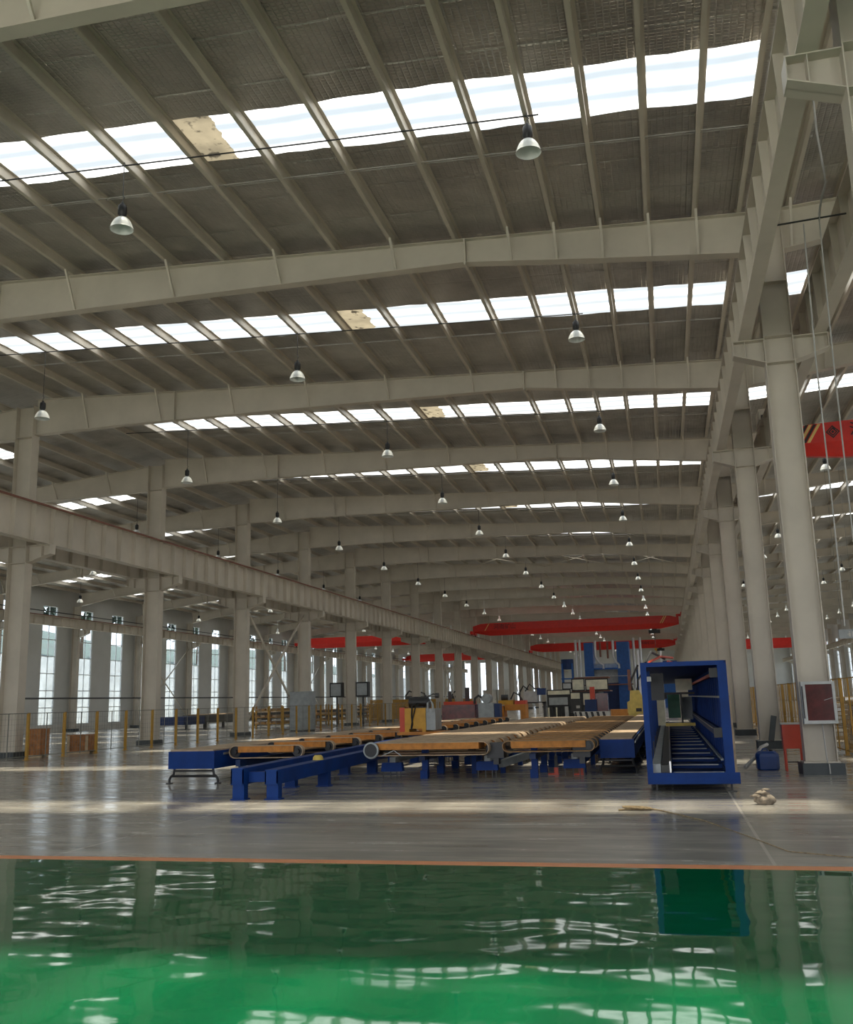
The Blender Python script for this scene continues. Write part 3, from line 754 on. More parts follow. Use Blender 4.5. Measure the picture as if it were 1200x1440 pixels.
def box_conveyor(label, x0, x1, y0, y1, z0, z1, nst):
    t = thing('box_conveyor', label, 'conveyor', ((x0+x1)/2,y0,0)); w = x1-x0
    mb = MB(); mb.box(-w/2,w/2,0,y1-y0,z0,z1-.03).build('trough', M['blue'], t)
    MB().box(-w/2+.03,w/2-.03,.02,y1-y0-.02,z1-.03,z1).build('felt_top', M['felt'], t)
    MB().box(-w/2-.012,-w/2,.4,y1-y0,z1-.12,z1-.08).box(w/2,w/2+.012,.4,y1-y0,z1-.12,z1-.08).build('edge_rail', M['alu'], t)
    sm = stand_mesh(w, z0)
    for i in range(nst): put('stand', sm, t, (0,.12+(y1-y0-.4)*i/(nst-1),0))
    return t
box_conveyor('blue box conveyor with tan top, standing left of the blue gantry frame', -1.36,-.70,19.3,45.,.32,.70,9)
box_conveyor('wide blue box conveyor with pale top at the left end of tables', -9.80,-8.80,17.85,46.,.29,.66,9)

# left belt table
tA = thing('belt_table', 'long left belt table with rounded felt belt ends and blue frame', 'conveyor table', (-8.75,18.3,0))
LA = 1.6
bA = belt_meshes(LA, .13, .70, .125, M['felt'], M['orange'])
for i in range(15):
    y = .1+i*1.86
    b = put('belt', bA[0], tA, (0,y,0)); put('side_rail', bA[1], b); put('pulley', bA[2], b, (LA-.25,0,0)); put('pulley', bA[2], b)
MB().box(.22,LA-.34,.3,26.9,.555,.575).build('deck', M['slat'], tA)
for x in (.25,1.15):
    MB().box(x-.05,x+.05,0,27,.30,.43).build('frame_beam', M['dblue'], tA)
    for i in range(10): MB().box(x-.06,x+.06,.15+i*2.9,.27+i*2.9,0,.30).build('leg', M['dblue'], tA)

# main belt table
tB = thing('belt_table', 'broad main belt table with orange slatted belts on blue legs', 'conveyor table', (-5.75,18.1,0))
L1, L2 = 2.42, 1.72
b1 = belt_meshes(L1, .62, .72, .125, M['felt'], M['orange'])
b2 = belt_meshes(L2, .30, .72, .105, M['slat'], M['orange'])
for i in range(25):
    y = .05+i*.92
    b = put('belt', b1[0], tB, (0,y,0)); put('side_rail', b1[1], b); put('pulley', b1[2], b)
    b = put('belt', b2[0], tB, (2.66,y+.05,0)); put('side_rail', b2[1], b); put('pulley', b2[2], b, (L2-.21,0,0))
for x in (1.0,3.17):
    MB().box(x-.06,x+.06,.5,22.8,.36,.46).build('frame_beam', M['dblue'], tB)
    for i in range(16):
        lg = MB().box(x-.06,x+.06,.72+i*1.42,.84+i*1.42,.02,.46 if i else .58).build('leg', M['blue'], tB)
        MB().box(x-.075,x+.075,.62+i*1.42,.72+i*1.42,0,.16).build('foot', M['blue'], lg)
for x in (1.75,2.35,4.0):
    for i in range(9): MB().box(x-.05,x+.05,1.9+i*2.4,2.0+i*2.4,0,.47).build('leg', M['blue'], tB)
    MB().box(x-.05,x+.05,1.6,22.,.45,.52).build('frame_beam', M['black'], tB)
# drive end at the front left and gear boxes under the table
MB().lathe([(.125,-.03),(.15,-.03),(.16,0),(.15,.03),(.125,.035),(.125,-.03)],n=28).build('drive_wheel', M['grey'], tB, True).matrix_basis = Matrix.Translation((.13,-.03,.585)) @ Matrix.Rotation(PI/2,4,'X')
MB().lathe([(0,.0),(.124,.0),(.124,.02),(0,.02)],n=24).build('drive_hub', M['black'], tB, True).matrix_basis = Matrix.Translation((.13,-.03,.585)) @ Matrix.Rotation(PI/2,4,'X')
MB().bar((.34,-.02,.48),(.58,-.02,.58),.014,.014).bar((.58,-.02,.58),(.74,-.02,.47),.014,.014).build('linkage', M['grey'], tB)
for x in (2.5,4.12): 
    MB().box(x-.16,x+.16,.25,.6,.40,.68).tube([(x-.2,.42,.56),(x+.2,.42,.56)],.07,12).box(x-.05,x+.05,.3,.5,.28,.40).build('drive_unit', M['black'], tB)

# lift rails under the main table, each on small blue pedestals
def lift_rail(x, y0, y1, lean, label):
    t = thing('lift_rail', label, 'lift rail', (x,y0,0))
    MB().bar((0,.1,.36),(lean,y1-y0,.36),.12,.10).build('channel', M['grey'], t)
    n = 5
    for i in range(n):
        yy = .1+(y1-y0-.5)*i/(n-1); xx = lean*yy/(y1-y0)
        p = MB().loft([[(xx-.22,yy-.08,.14),(xx+.22,yy-.08,.14),(xx+.22,yy+.08,.14),(xx-.22,yy+.08,.14)],[(xx-.20,yy-.08,.31),(xx+.20,yy-.08,.31),(xx+.20,yy+.08,.31),(xx-.20,yy+.08,.31)]]).build('pedestal', M['blue'], t)
        for a in (-.18,-.03,.10,.18):
            MB().box(xx+a-.01,xx+a+.01,yy-.06,yy-.04,0,.14).build('pin', M['dark'], p)
lift_rail(-5.42,18.75,38.,.0,'low lift rail on blue pedestals at the front left corner of the main table')
lift_rail(-3.52,18.85,38.,.0,'low lift rail on blue pedestals under the middle of the main table')
lift_rail(-1.86,19.2,38.,.0,'low lift rail on blue pedestals beside the right box conveyor')
# slanted blue tie beams that join rail and table at the front
for i, (a, b_) in enumerate((((-3.3,19.2,.24),(-2.3,21.,.52)),((-1.75,19.6,.26),(-1.45,21.,.56)))):
    o = MB().bar(a,b_,.10,.14).build('slanting_beam', M['dblue'] if i else M['grey']); tag(o, ['grey slanting beam under the middle of the main table','dark blue slanting beam near the right box conveyor'][i], 'beam')
for i, (x, y) in enumerate(((-2.25,19.55),(-1.75,19.42))):
    t = thing('floor_jack', ['small orange jack foot under the table, left of two','small orange jack foot under the table, right of two'][i], 'jack', (x,y,0))
    MB().box(-.03,.03,-.03,.03,.03,.36).build('screw', M['dark'], t); MB().box(-.16,.05,-.05,.05,0,.03).box(-.04,.04,-.04,.04,.03,.14).build('base', M['redbox'], t)

# stretcher rails (two low blue channels in front)
def stretch_rail(x, y0, y1, z0, z1, rise, legs, label):
    t = thing('stretcher_rail', label, 'rail', (x,y0,0))
    L = y1-y0
    mb = MB()
    for a, b in ((z1-.02,z1),(z0,z0+.02)):
        mb.loft([[(-.11,0,a),(.11,0,a),(.11,0,b),(-.11,0,b)],[(-.11,L,a+rise),(.11,L,a+rise),(.11,L,b+rise),(-.11,L,b+rise)]])
    mb.loft([[(.09,0,z0+.02),(.11,0,z0+.02),(.11,0,z1-.02),(.09,0,z1-.02)],[(.09,L,z0+.02+rise),(.11,L,z0+.02+rise),(.11,L,z1-.02+rise),(.09,L,z1-.02+rise)]])
    mb.loft([[(-.11,0,z0+.02),(-.09,0,z0+.02),(-.09,0,z1-.02),(-.11,0,z1-.02)],[(-.11,L,z0+.02+rise),(-.09,L,z0+.02+rise),(-.09,L,z1-.02+rise),(-.11,L,z1-.02+rise)]])
    mb.box(-.11,.11,0,.012,z0+.02,z1-.02)
    mb.build('channel', M['blue'], t)
    for yy in legs:
        MB().box(-.10,.10,yy,yy+.16,.02,z0+rise*(yy+.08)/L).box(-.13,.13,yy-.02,yy+.18,0,.02).build('leg', M['blue'], t)
    return t
stretch_rail(-6.84,14.7,24.9,.24,.50,.07,(.05,2.25,5.3,9.),'left of the two low blue stretcher rails in front of the tables')
stretch_rail(-6.27,14.75,24.9,.24,.47,.08,(.05,2.4,5.4,9.),'right of the two low blue stretcher rails, ending nearest the viewer')
MB().box(-6.728,-6.382,14.9,15.02,.27,.43).build('rail_tie', M['blue']); tag(bpy.data.objects['rail_tie'], 'short blue tie joining the two stretcher rails at their front', 'beam')
o = MB().lathe([(0,.09),(.06,.085),(.09,.05),(.10,0)],(-6.27,16.9,.491),16).build('yellow_bowl', M['lyellow'], None, True); tag(o, 'pale yellow upturned bowl lying on the right stretcher rail', 'bowl')
# yellow stretcher head between the tables
t = thing('stretcher_machine', 'yellow stretcher head cabinet with black motor between the two belt tables', 'machine', (-6.48,25.6,0))
MB().box(-.34,.34,-.3,.5,0,.62).build('pedestal', M['dblue'], t)
MB().box(-.62,.62,-.42,.55,.62,.70).build('base_plate', M['orangeS'], t)
MB().box(-.42,.16,-.35,.45,.78,1.32).box(-.42,-.30,-.35,.45,.70,.78).box(.06,.16,-.35,.45,.70,.78).build('cabinet', M['yellow'], t)
MB().box(.165,.42,-.32,.40,.74,1.30).build('grey_panel', M['grey'], t)
MB().box(-.60,-.46,-.2,.2,.70,1.34).build('red_plate', M['redbox'], t)
mo = MB().tube([(-.36,0,1.47),(.16,0,1.47)],.15,16); mo.box(-.2,.05,-.1,.1,1.32,1.40); mo.tube([(-.05,.02,1.5),(.12,.02,1.62)],.06,10); mo.box(-.22,-.1,-.08,.08,1.5,1.62); mo.box(.08,.2,-.1,.1,1.32,1.55)
mo.build('motor', M['black'], t, True)
MB().tube([(-.12,-.14,1.44),(-.2,-.38,1.38),(-.22,-.37,1.1),(-.2,-.37,.9),(-.24,-.37,.76)],.022,7).tube([(-.05,-.14,1.44),(-.1,-.39,1.36),(-.19,-.38,1.05),(-.24,-.37,.8)],.018,7).build('hose', M['rubber'], t, True)
MB().tube([(.1,0,1.6),(.3,.0,1.68),(.42,0,1.66)],.02,6).tube([(.36,0,1.64),(.46,0,1.64)],.07,10).build('sensor_arm', M['dark'], t)
MB().tube([(.22,-.33,1.2),(.22,-.33,1.45),(.3,-.33,1.52),(.36,-.33,1.4),(.36,-.33,1.2)],.03,8).build('grip', M['grey'], t, True)

# ------------------------------------------------------------------ blue gantry frame (right)
tG = thing('profile_gantry', 'tall open-ended blue gantry frame with slatted bottom and ribbed side', 'machine frame', (.28,15.84,0))
GX0, GX1, GL = -.68, .68, 27.
def gb(name, mat, *boxes):
    m = MB()
    for b in boxes: m.box(*b)
    return m.build(name, mat, tG)
gb('side_wall', M['blue'], (.60,.64,.02,GL,.28,2.0))
gb('roof_panel', M['blue'], (GX0,.64,.02,GL,1.97,2.0))
gb('front_sill', M['blue'], (GX0,GX1+.03,0,.06,.12,.29))
gb('front_lintel', M['blue'], (GX0,.61,0,.05,1.93,2.0))
gb('front_post', M['blue'], (GX0,GX0+.09,0,.07,.29,1.93))
gb('front_jamb', M['blue'], (.50,.64,0,.05,.29,1.93))
for i in range(6): gb('post', M['blue'], (GX0,GX0+.07,4.4+i*4.4,4.5+i*4.4,.12,1.97))
gb('base_beam', M['dblue'], (GX0,GX0+.08,.06,GL,.12,.24)); gb('base_beam', M['dblue'], (.56,.64,.06,GL,.12,.26))
for i in range(30): gb('wall_rib', M['blue'], (.545,.60,.5+i*.88,.56+i*.88,.30,1.95))
for i in range(15):
    sl_ = gb('floor_slat', M['blue'], (-.30,.56,.45+i*1.78,.80+i*1.78,.20,.27))
    MB().box(-.28,.50,.435+i*1.78,.45+i*1.78,.252,.272).build('slat_edge_highlight', M['lgrey'], sl_)  # pale strip stands in for the highlight on the slat's front edge
gb('drip_tray', M['dblue'], (-.30,.56,.1,GL,.13,.15))
gb('upper_tube', M['redbox'], (.44,.50,.25,GL-.5,1.78,1.83))
gb('middle_tube', M['grey'], (.50,.53,.25,GL-.5,1.42,1.45))
gb('lower_rail', M['dblue'], (.40,.545,.2,GL-.5,.84,.92)); gb('lower_rail', M['alu'], (.40,.47,.2,GL-.5,.92,.935))
gb('guide_bar', M['grey'], (.46,.50,.35,GL-.5,.45,.48))
for zz in (.86,1.79):
    gb('end_bracket', M['dark'], (.38,.55,.17,.23,zz-.05,zz+.10))
gb('roller_channel', M['grey'], (-.60,-.47,.12,GL-.3,.28,.42))
gb('roller_channel', M['dark'], (-.46,-.33,.12,GL-.3,.27,.40)); gb('channel_lip', M['alu'], (-.335,-.31,.1,GL-.3,.27,.46))
for i in range(10): gb('roller_rib', M['black'], (-.62,-.60,.8+i*2.6,.9+i*2.6,.30,.62))
gb('gripper_carriage', M['black'], (-.56,-.34,1.5,2.2,1.40,1.86)); gb('gripper_arm', M['black'], (-.45,-.30,2.0,4.4,1.42,1.52))
gb('valve_plate', M['lgrey'], (-.62,-.54,1.1,1.3,1.72,1.80))
gb('beige_box', M['beige'], (-.05,.40,12.5,13.4,1.62,1.93)); gb('carriage_beam', M['dark'], (-.66,.45,12.6,13.2,1.50,1.56))
gb('green_cabinet', M['green'], (-.30,.05,14.,14.8,.82,1.50)); gb('pale_cabinet', M['beige'], (-.62,-.40,13.6,14.4,.62,1.42))
gb('yellow_base', M['lyellow'], (-.40,.42,12.8,13.2,.62,.70)); gb('pale_panel', M['grey'], (.12,.42,15.,15.8,.75,1.42))
gb('carriage_leg', M['dark'], (.05,.10,12.9,13.0,.70,1.5))
for x in (-.55,.58):
    for i in range(8):
        y = .12+i*3.8
        f = MB().tube([(x,y,.012),(x,y,.13)],.018,8).build('jack_screw', M['dark'], tG)
        MB().box(x-.07,x+.07,y-.06,y+.06,0,.012).build('foot_plate', M['dark'], f)
# hydraulic unit with hoses on its roof
gb('roof_motor', M['dblue'], (-.35,.0,9.5,10.6,2.0,2.35))
MB().tube([(-.62,7.,2.0),(-.66,7.5,2.25),(-.4,8.6,2.42),(-.1,9.6,2.42)],.03,7).tube([(-.3,8.,2.0),(-.22,8.6,2.3),(0,9.5,2.25),(.1,10.,2.0)],.03,7).build('roof_hose', M['redbox'], tG, True)
MB().tube([(-.62,6.5,1.9),(-.72,6.2,2.2),(-.6,7.5,2.5),(-.3,9.6,2.4)],.03,7).build('roof_hose', M['dark'], tG, True)
o = MB().loft([[(.985,17.2,0),(1.04,17.2,0),(1.04,17.27,0),(.985,17.27,0)],[(.975,17.2,1.45),(1.025,17.2,1.45),(1.025,17.27,1.45),(.975,17.27,1.45)]])
o = o.build('timber_post', M['paleW']); tag(o, 'pale yellow timber leaning upright against the right side of blue gantry', 'post')

# ------------------------------------------------------------------ right side objects
t = thing('fire_hose_cabinet', 'grey framed fire hose cabinet with dark red panel on the near right column', 'fire cabinet', (2.66,18.97,.90))
MB().box(-.28,.30,.0,.15,0,.76).build('body', M['lgrey'], t)
fm = MB().box(-.28,.30,-.04,0,0,.06).box(-.28,.30,-.04,0,.71,.76).box(-.28,-.21,-.04,0,.06,.71).box(.25,.30,-.04,0,.06,.71).build('door_frame', M['lgrey'], t)
MB().box(-.21,.25,-.02,0,.06,.71).build('red_panel', M['maroon'], t)
MB().box(-.275,-.255,-.05,-.04,.1,.68).build('hinge', M['black'], t)
MB().bar((.10,-.024,.42),(.24,-.024,.46),.006,.006).build('pull_wire', M['lgrey'], t)
o = MB().tube([(2.70,19.06,.9),(2.71,19.05,.5),(2.72,19.04,.21),(2.73,18.93,.19),(2.73,18.92,.02)],.012,6).build('conduit', M['cable']); tag(o, 'thin pale conduit down the foot of the near right column', 'conduit')
t = thing('extinguisher_box', 'orange red extinguisher box on thin legs beside the near right column', 'box', (2.26,20.0,0))
MB().box(-.18,.18,-.12,.12,.42,.87).build('body', M['redbox'], t); MB().box(-.20,.20,-.14,.14,.87,.90).build('lid', M['dado'], t)
for x in (-.15,.15):
    for y in (-.10,.10): MB().box(x-.015,x+.015,y-.015,y+.015,0,.42).build('leg', M['redbox'], t)
MB().box(-.13,.13,-.105,-.09,.16,.18).build('crossbar', M['dark'], t)
t = thing('plastic_drum', 'square-shouldered blue plastic drum on the floor by the second right column', 'drum', (1.80,20.3,0))
def rsq(w, d, c, z): return [(w*sx-(c if a else 0)*sx, d*sy-(0 if a else c)*sy, z) for sx, sy, a in ((-1,-1,1),(1,-1,1),(1,-1,0),(1,1,0),(1,1,1),(-1,1,1),(-1,1,0),(-1,-1,0))]
MB().loft([rsq(.17,.15,.05,0),rsq(.205,.17,.05,.03),rsq(.21,.18,.05,.26),rsq(.20,.17,.06,.31),rsq(.15,.12,.06,.36)]).build('body', M['plastic'], t)
MB().tube([(.08,0,.36),(.08,0,.39)],.04,12).build('cap', M['black'], t)
MB().tube([(-.10,0,.355),(-.07,0,.40),(.0,0,.40),(.02,0,.36)],.014,8).build('carry_handle', M['plastic'], t, True)
o = MB().tube([(1.36,20.15,.06),(1.58,20.5,.22),(1.75,20.9,.40),(1.9,21.2,.44)],.035,10).build('cardboard_tube', M['cable'], None, True); tag(o, 'pale cardboard tube leaning behind the blue plastic drum', 'tube')
o = MB().bar((2.62,27.9,.21),(2.76,28.06,.86),.15,.02,up=(0,1,0)).build('leaning_board', M['plinth']); tag(o, 'dark board leaning on the second right column above its plinth', 'board')
# cloth sack
def lump(rx, ry, h, seed, c=(0,0,0), n=40, rows=14):
    rnd = random.Random(seed); mb = MB()
    ph = [(rnd.uniform(2,9),rnd.uniform(-7,7),rnd.uniform(0,6),rnd.uniform(.03,.09)) for _ in range(7)]
    for j in range(rows+1):
        v = j/rows
        base = math.sin(PI*min(1,.22+.78*v))**.6 if v < .97 else .12
        for i in range(n):
            a = 2*PI*i/n
            r = base*(1+sum(w_*math.sin(round(k_)*a+m_*v+p_) for k_,m_,p_,w_ in ph))
            mb.v.append((c[0]+rx*r*math.cos(a), c[1]+ry*r*math.sin(a), c[2]+h*v*(1+.12*math.sin(3*a+seed))))
    for j in range(rows):
        for i in range(n): mb.f.append((j*n+i, j*n+(i+1)%n, (j+1)*n+(i+1)%n, (j+1)*n+i))
    mb.f.append(tuple(reversed(range(n)))); mb.f.append(tuple(rows*n+i for i in range(n)))
    return mb
t = thing('cloth_bundle', 'crumpled pale cloth bundle lying on the grey floor near the gantry', 'bundle', (1.17,14.1,0))
lump(.125,.10,.15,3).build('lump', M['cloth'], t, True)
lump(.09,.055,.055,5,(-.02,-.01,.13)).build('folded_flap', M['cloth'], t, True)
lump(.075,.05,.04,8,(-.10,-.03,.10)).build('folded_flap', M['cloth'], t, True)
lump(.06,.035,.025,9,(.02,0,.185)).build('folded_flap', M['cloth'], t, True)
# rope heap
pts = []
for i in range(90):
    a = i*.42; rr = .05+.07*abs(math.sin(i*.13)); pts.append((-.50+rr*1.6*math.cos(a)-.0, 13.42+rr*math.sin(a)*.8, .012+.03*abs(math.sin(i*.21))))
pts = [(-.74,13.32,.012),(-.66,13.36,.014)]+pts+[(-.36,13.5,.012),(-.2,13.3,.010),(.3,12.3,.008),(.7,11.0,.008),(1.0,9.95,.008),(1.6,9.6,.008)]
o = MB().tube(pts,[.012]*(len(pts)-5)+[.008,.006,.005,.005,.005],6).build('rope', M['rope'], None, True); tag(o, 'small heap of brown rope with a thin tail on the grey floor', 'rope')
# hanging cables at right
for i, (xs, lab) in enumerate(((0,'left of the two long pale cables hanging by the near right column'),(.26,'right of the two long pale cables hanging by the near right column'))):
    p = [(2.62+xs,15.,8.75),(2.58+xs,15.,6.5),(2.585+xs,15.,4.2),(2.57+xs,15.,2.4)]
    if i: p = [(2.86,15.,8.9),(2.85,15.,8.2),(2.83,15.,6.5),(2.82,15.,3.6),(2.80,15.,3.0)]
    o = MB().tube(p,.011,6).build('hanging_cable', M['cable'], None, True); tag(o, lab, 'cable', 'hanging cables')
o = MB().tube([(2.98,15.,11.2),(2.97,15.,10.3),(3.02,15.,9.4),(2.93,15.,9.15),(2.88,15.,8.95),(2.86,15.,8.78)],.016,6).build('roof_cable', M['cable'], None, True); tag(o, 'crooked pale cable dropping from the roof between the right girders', 'cable')
o = MB().tube([(2.08,15.,8.78),(3.26,15.,8.83)],.016,6).build('tie_bar', M['dark']); tag(o, 'thin dark bar tying the two right crane girders together', 'bar')
t = thing('hanging_sign', 'small grey hanging sign box with a white figure, right picture edge', 'sign', (5.3,30.3,2.98))
MB().box(-.3,.3,-.05,.05,0,.27).build('casing', M['grey'], t)
g = MB().box(-.03,.02,-.054,-.05,.05,.16).box(-.02,.01,-.054,-.05,.175,.205).box(-.07,-.03,-.054,-.05,.11,.13).box(.06,.12,-.054,-.05,.05,.20); g.build('figure', M['dado'], t)
MB().tube([(-.2,0,.27),(-.2,0,5.1)],.006,5).tube([(.2,0,.27),(.2,0,5.1)],.006,5).build('hanger', M['wire'], t)
# pallets of profiles beyond the right fence
for i, (x, y, nl, lab) in enumerate(((5.6,26.,9,'stack of pale profiles on timber behind the yellow fence, nearest the camera'),(5.8,34.5,8,'stack of pale profiles behind the yellow fence, middle one'),(7.6,42.,9,'stack of pale profiles behind the yellow fence, farthest one'))):
    t = thing('profile_stack', lab, 'stack', (x,y,0))
    MB().box(-1.1,1.1,-2,-1.85,0,.12).box(-1.1,1.1,1.85,2,0,.12).box(-1.1,1.1,-.08,.08,0,.12).build('bearer', M['paleW'], t)
    for j in range(nl):
        MB().box(-1.05+.02*(j%2),1.05-.03*(j%3),-2.2,2.2,.12+j*.125,.12+j*.125+.10).build('profile_layer', M['lgrey'] if j%2 else M['alu'], t)
        MB().box(-1.0,1.0,-1.7,-1.65,.12+j*.125+.10,.12+j*.125+.125).box(-1.0,1.0,1.65,1.7,.12+j*.125+.10,.12+j*.125+.125).build('spacer', M['paleW'], t)

# ------------------------------------------------------------------ background machines
def boxes_thing(name, label, cat, loc, parts, rz=0):
    t = thing(name, label, cat, loc, None, rz)
    for pn, mat, bx in parts:
        m = MB()
        for b in (bx if isinstance(bx[0], (tuple,list)) else [bx]):
            m.box(*b)
        m.build(pn, M[mat], t)
    return t
t = boxes_thing('pump_unit', 'silver grey pump unit with round motor behind the tables', 'machine', (-10.0,55.,0), [
    ('base','dark',(-.7,.9,-.5,.5,0,.5)),('tank','grey',(-.55,.35,-.45,.45,.5,1.32)),('blue_side','dblue',(.37,.68,-.4,.4,.5,1.28))])
MB().tube([(-.1,-.3,1.58),(-.1,.4,1.58)],.27,18).tube([(-.1,-.36,1.58),(-.1,-.3,1.58)],.2,18).build('motor', M['grey'], t, True)
MB().tube([(-.35,0,1.6),(-.6,0,1.75),(-.8,0,1.6),(-.85,0,1.3)],.07,8).build('pipe', M['dark'], t, True)
t = boxes_thing('orange_press', 'orange yellow machine bed behind the tables, right of silver pump unit', 'machine', (-9.0,58.,0), [
    ('bed','orangeS',[(-1.0,-.55,-.6,.6,0,1.12),(-.5,.75,-.6,.6,.85,1.20),(.45,.75,-.6,.6,0,.85)]),('carriage','yellow',(-.9,.0,-.4,.4,1.20,1.45)),('upper_block','redbox',(.1,.75,-.4,.4,1.20,1.42))])
MB().tube([(-.75,-.1,1.62),(-.35,-.1,1.62)],.17,14).tube([(-.2,0,1.5),(0,0,1.9),(.3,0,1.75),(.5,0,1.42)],.05,8).build('motor', M['dark'], t, True)
t = boxes_thing('control_desk', 'pale grey box on a black stand with cables on top', 'machine', (-8.2,60.,0), [
    ('stand','black',[(-.5,-.38,-.3,.3,0,1.3),(.72,.86,-.3,.3,0,1.3),(-.5,.86,-.3,.3,1.22,1.3)]),('box','grey',(-.46,.36,-.35,.35,1.3,1.95)),('blue_box','dblue',(.38,.88,-.3,.3,1.72,2.12)),('panel','lgrey',(.45,.66,-.32,-.28,.6,1.25))])
MB().tube([(-.7,0,1.2),(-.75,0,1.9),(-.5,0,2.3),(-.2,0,2.05)],.05,7).tube([(-.4,0,1.95),(-.1,0,2.4),(.2,0,2.1),(.5,0,2.12)],.04,7).build('hose', M['black'], t, True)
boxes_thing('red_machine', 'red machine bed behind the fence beside the silver pump unit', 'machine', (-12.6,60.,0), [('bed','maroon',(-1.2,.9,-.6,.6,0,1.25)),('top_block','redbox',(-1.1,.8,-.5,.5,1.25,1.45)),('upright','dark',[(-.9,-.7,-.1,.1,1.45,2.1),(.2,.45,-.1,.1,1.45,2.3)])])
# extrusion press front: beige panels in dark frames
t = thing('extrusion_press', 'beige panelled extrusion press in dark frames behind the main table', 'machine', (-6.2,70.,0))
def framed(x0, x1, z0, z1, y, mat, fr=.07):
    p = MB().box(x0+fr,x1-fr,y,y+.05,z0+fr,z1-fr).build('panel', M[mat], t)
    MB().box(x0,x1,y-.02,y+.08,z0,z0+fr).box(x0,x1,y-.02,y+.08,z1-fr,z1).box(x0,x0+fr,y-.02,y+.08,z0+fr,z1-fr).box(x1-fr,x1,y-.02,y+.08,z0+fr,z1-fr).build('panel_frame', M['black'], p)
MB().box(-2.3,1.4,.2,6.,.0,1.9).build('body', M['dark'], t)
framed(-2.2,-.72,.95,1.62,0,'grey'); framed(-.68,.22,.35,1.66,0,'dark'); framed(-.62,.16,1.35,1.9,-.05,'beige'); framed(.25,1.2,.9,1.85,0,'beige')
framed(-2.25,-.55,1.68,2.10,-.05,'beige'); framed(-.52,.42,1.98,2.85,.6,'beige'); framed(.46,2.1,1.98,2.80,.6,'beige'); framed(-1.2,-.5,2.1,2.6,.6,'lgrey')
MB().box(-.55,2.2,.7,4.,1.9,1.98).box(-.4,2.1,1.2,4.,2.85,2.95).build('deck', M['rail'], t)
MB().box(-.42,-.02,-.1,0,.4,.55).box(-1.0,-.75,-.3,0,0,.9).build('step', M['lgrey'], t)
MB().box(-.2,.05,-.12,-.02,.75,.95).build('white_gauge', M['dado'], t)
for i in range(4): MB().box(-2.2+i*.28,-2.1+i*.28,-.3,-.2,0,.85).build('guard_bar', M['black' if i%2 else 'beige'], t)
t = boxes_thing('hydraulic_unit', 'maroon hydraulic cabinet with dark blue motor and red cylinder beside press', 'machine', (-4.6,68.,0), [
    ('cabinet','maroon',(-.35,.55,0,.8,0,1.75)),('motor_block','dblue',(-1.0,-.2,-.4,.2,.3,1.35)),('column','redbox',(-.62,-.3,-.3,0,1.35,2.2)),('rod','lgrey',(-.44,-.40,-.36,-.32,.5,1.4))])
t = thing('hazard_barrier', 'low black and white striped hazard barrier in front of press', 'barrier', (-4.6,62.,0))
MB().box(-1.2,1.0,0,.1,0,.62).build('board', M['dado'], t)
for i in range(6):
    x = -1.15+i*.36
    MB().prism([(x,.02),(x+.16,.02),(x+.02,.60),(x-.14,.60)] if i else [(x,.02),(x+.16,.02),(x+.05,.60),(x-.04,.60)],'y',-.006,0).build('stripe', M['black'], t)
MB().box(1.05,2.7,.0,.6,.0,.72).build('orange_bed', M['orangeS'], t)
t = thing('yellow_puller', 'light yellow puller machine beside the blue gantry, behind box conveyor', 'machine', (-1.45,45.6,0))
MB().box(-.35,.45,-.3,.5,0,.75).build('base', M['lyellow'], t)
MB().prism([(-.38,.75),(.45,.75),(.45,1.15),(.18,1.75),(-.22,1.75),(-.26,1.3),(-.38,1.22)],'y',-.3,.3).build('body', M['lyellow'], t)
MB().box(.0,.25,-.34,-.3,.8,.95).build('hatch', M['black'], t)
MB().tube([(-.1,0,1.75),(-.2,0,2.1),(.0,0,2.5),(.2,0,2.9)],.05,7).tube([(.1,0,1.75),(.15,0,2.2),(.35,0,2.5)],.04,7).build('hose', M['dark'], t, True)
MB().box(-.3,-.16,-.1,.05,1.75,2.7).build('mast', M['rail'], t)
# blue ageing furnace at the back
t = thing('blue_furnace', 'large blue furnace with silver ducts at the far end', 'furnace', (-7.2,122.,0))
MB().box(-2.6,-1.5,-.6,3.,0,8.2).build('tower', M['fblue'], t); MB().box(1.4,2.9,-.6,3.,0,8.2).build('tower', M['fblue'], t)
MB().box(-1.5,1.4,.2,3.,3.2,5.6).build('hood', M['grey'], t); MB().box(-1.6,1.5,-.4,.2,4.85,5.05).build('hood_beam', M['fblue'], t)
MB().box(-1.5,1.4,.3,3.,0,3.2).build('chamber', M['dblue'], t)
for i, (xa, xb) in enumerate(((-1.2,-.3),(1.0,1.6),(-3.1,-3.1),(-3.6,-3.6),(3.5,3.5),(4.3,4.3))):
    if i < 2: MB().tube([(xa,-.5,8.4),(xa,-.5,6.4),((xa+xb)/2,-.5,5.7),(xb,-.5,5.4),(xb,-.5,4.95)],.17,10).build('duct', M['alu'], t, True)
    else: MB().tube([(xa,-.5,8.6),(xa,-.5,2.5)],.16,10).build('duct', M['alu'], t, True)
MB().tube([(-.6,-.3,8.2),(-.6,-.3,6.4)],.12,8).tube([(.3,-.3,8.2),(.3,-.3,6.2)],.12,8).build('duct', M['rail'], t, True)
MB().box(-2.8,3.2,-.9,-.6,2.9,3.05).build('gangway', M['rail'], t); MB().tube([(-2.8,-.9,4.0),(3.2,-.9,4.0)],.04,6).build('handrail', M['lgrey'], t)
t = thing('blue_tank_tower', 'small dark blue tank tower left of the big furnace', 'tank', (-11.6,118.,0))
for x in (-.6,.6):
    for y in (-.5,.5): MB().box(x-.09,x+.09,y-.09,y+.09,0,5.6).build('leg', M['fblue'], t)
MB().tube([(0,0,4.9),(0,0,6.1)],.75,16).build('tank', M['dblue'], t); MB().box(-.75,.75,-.65,.65,3.7,3.85).build('platform', M['fblue'], t)
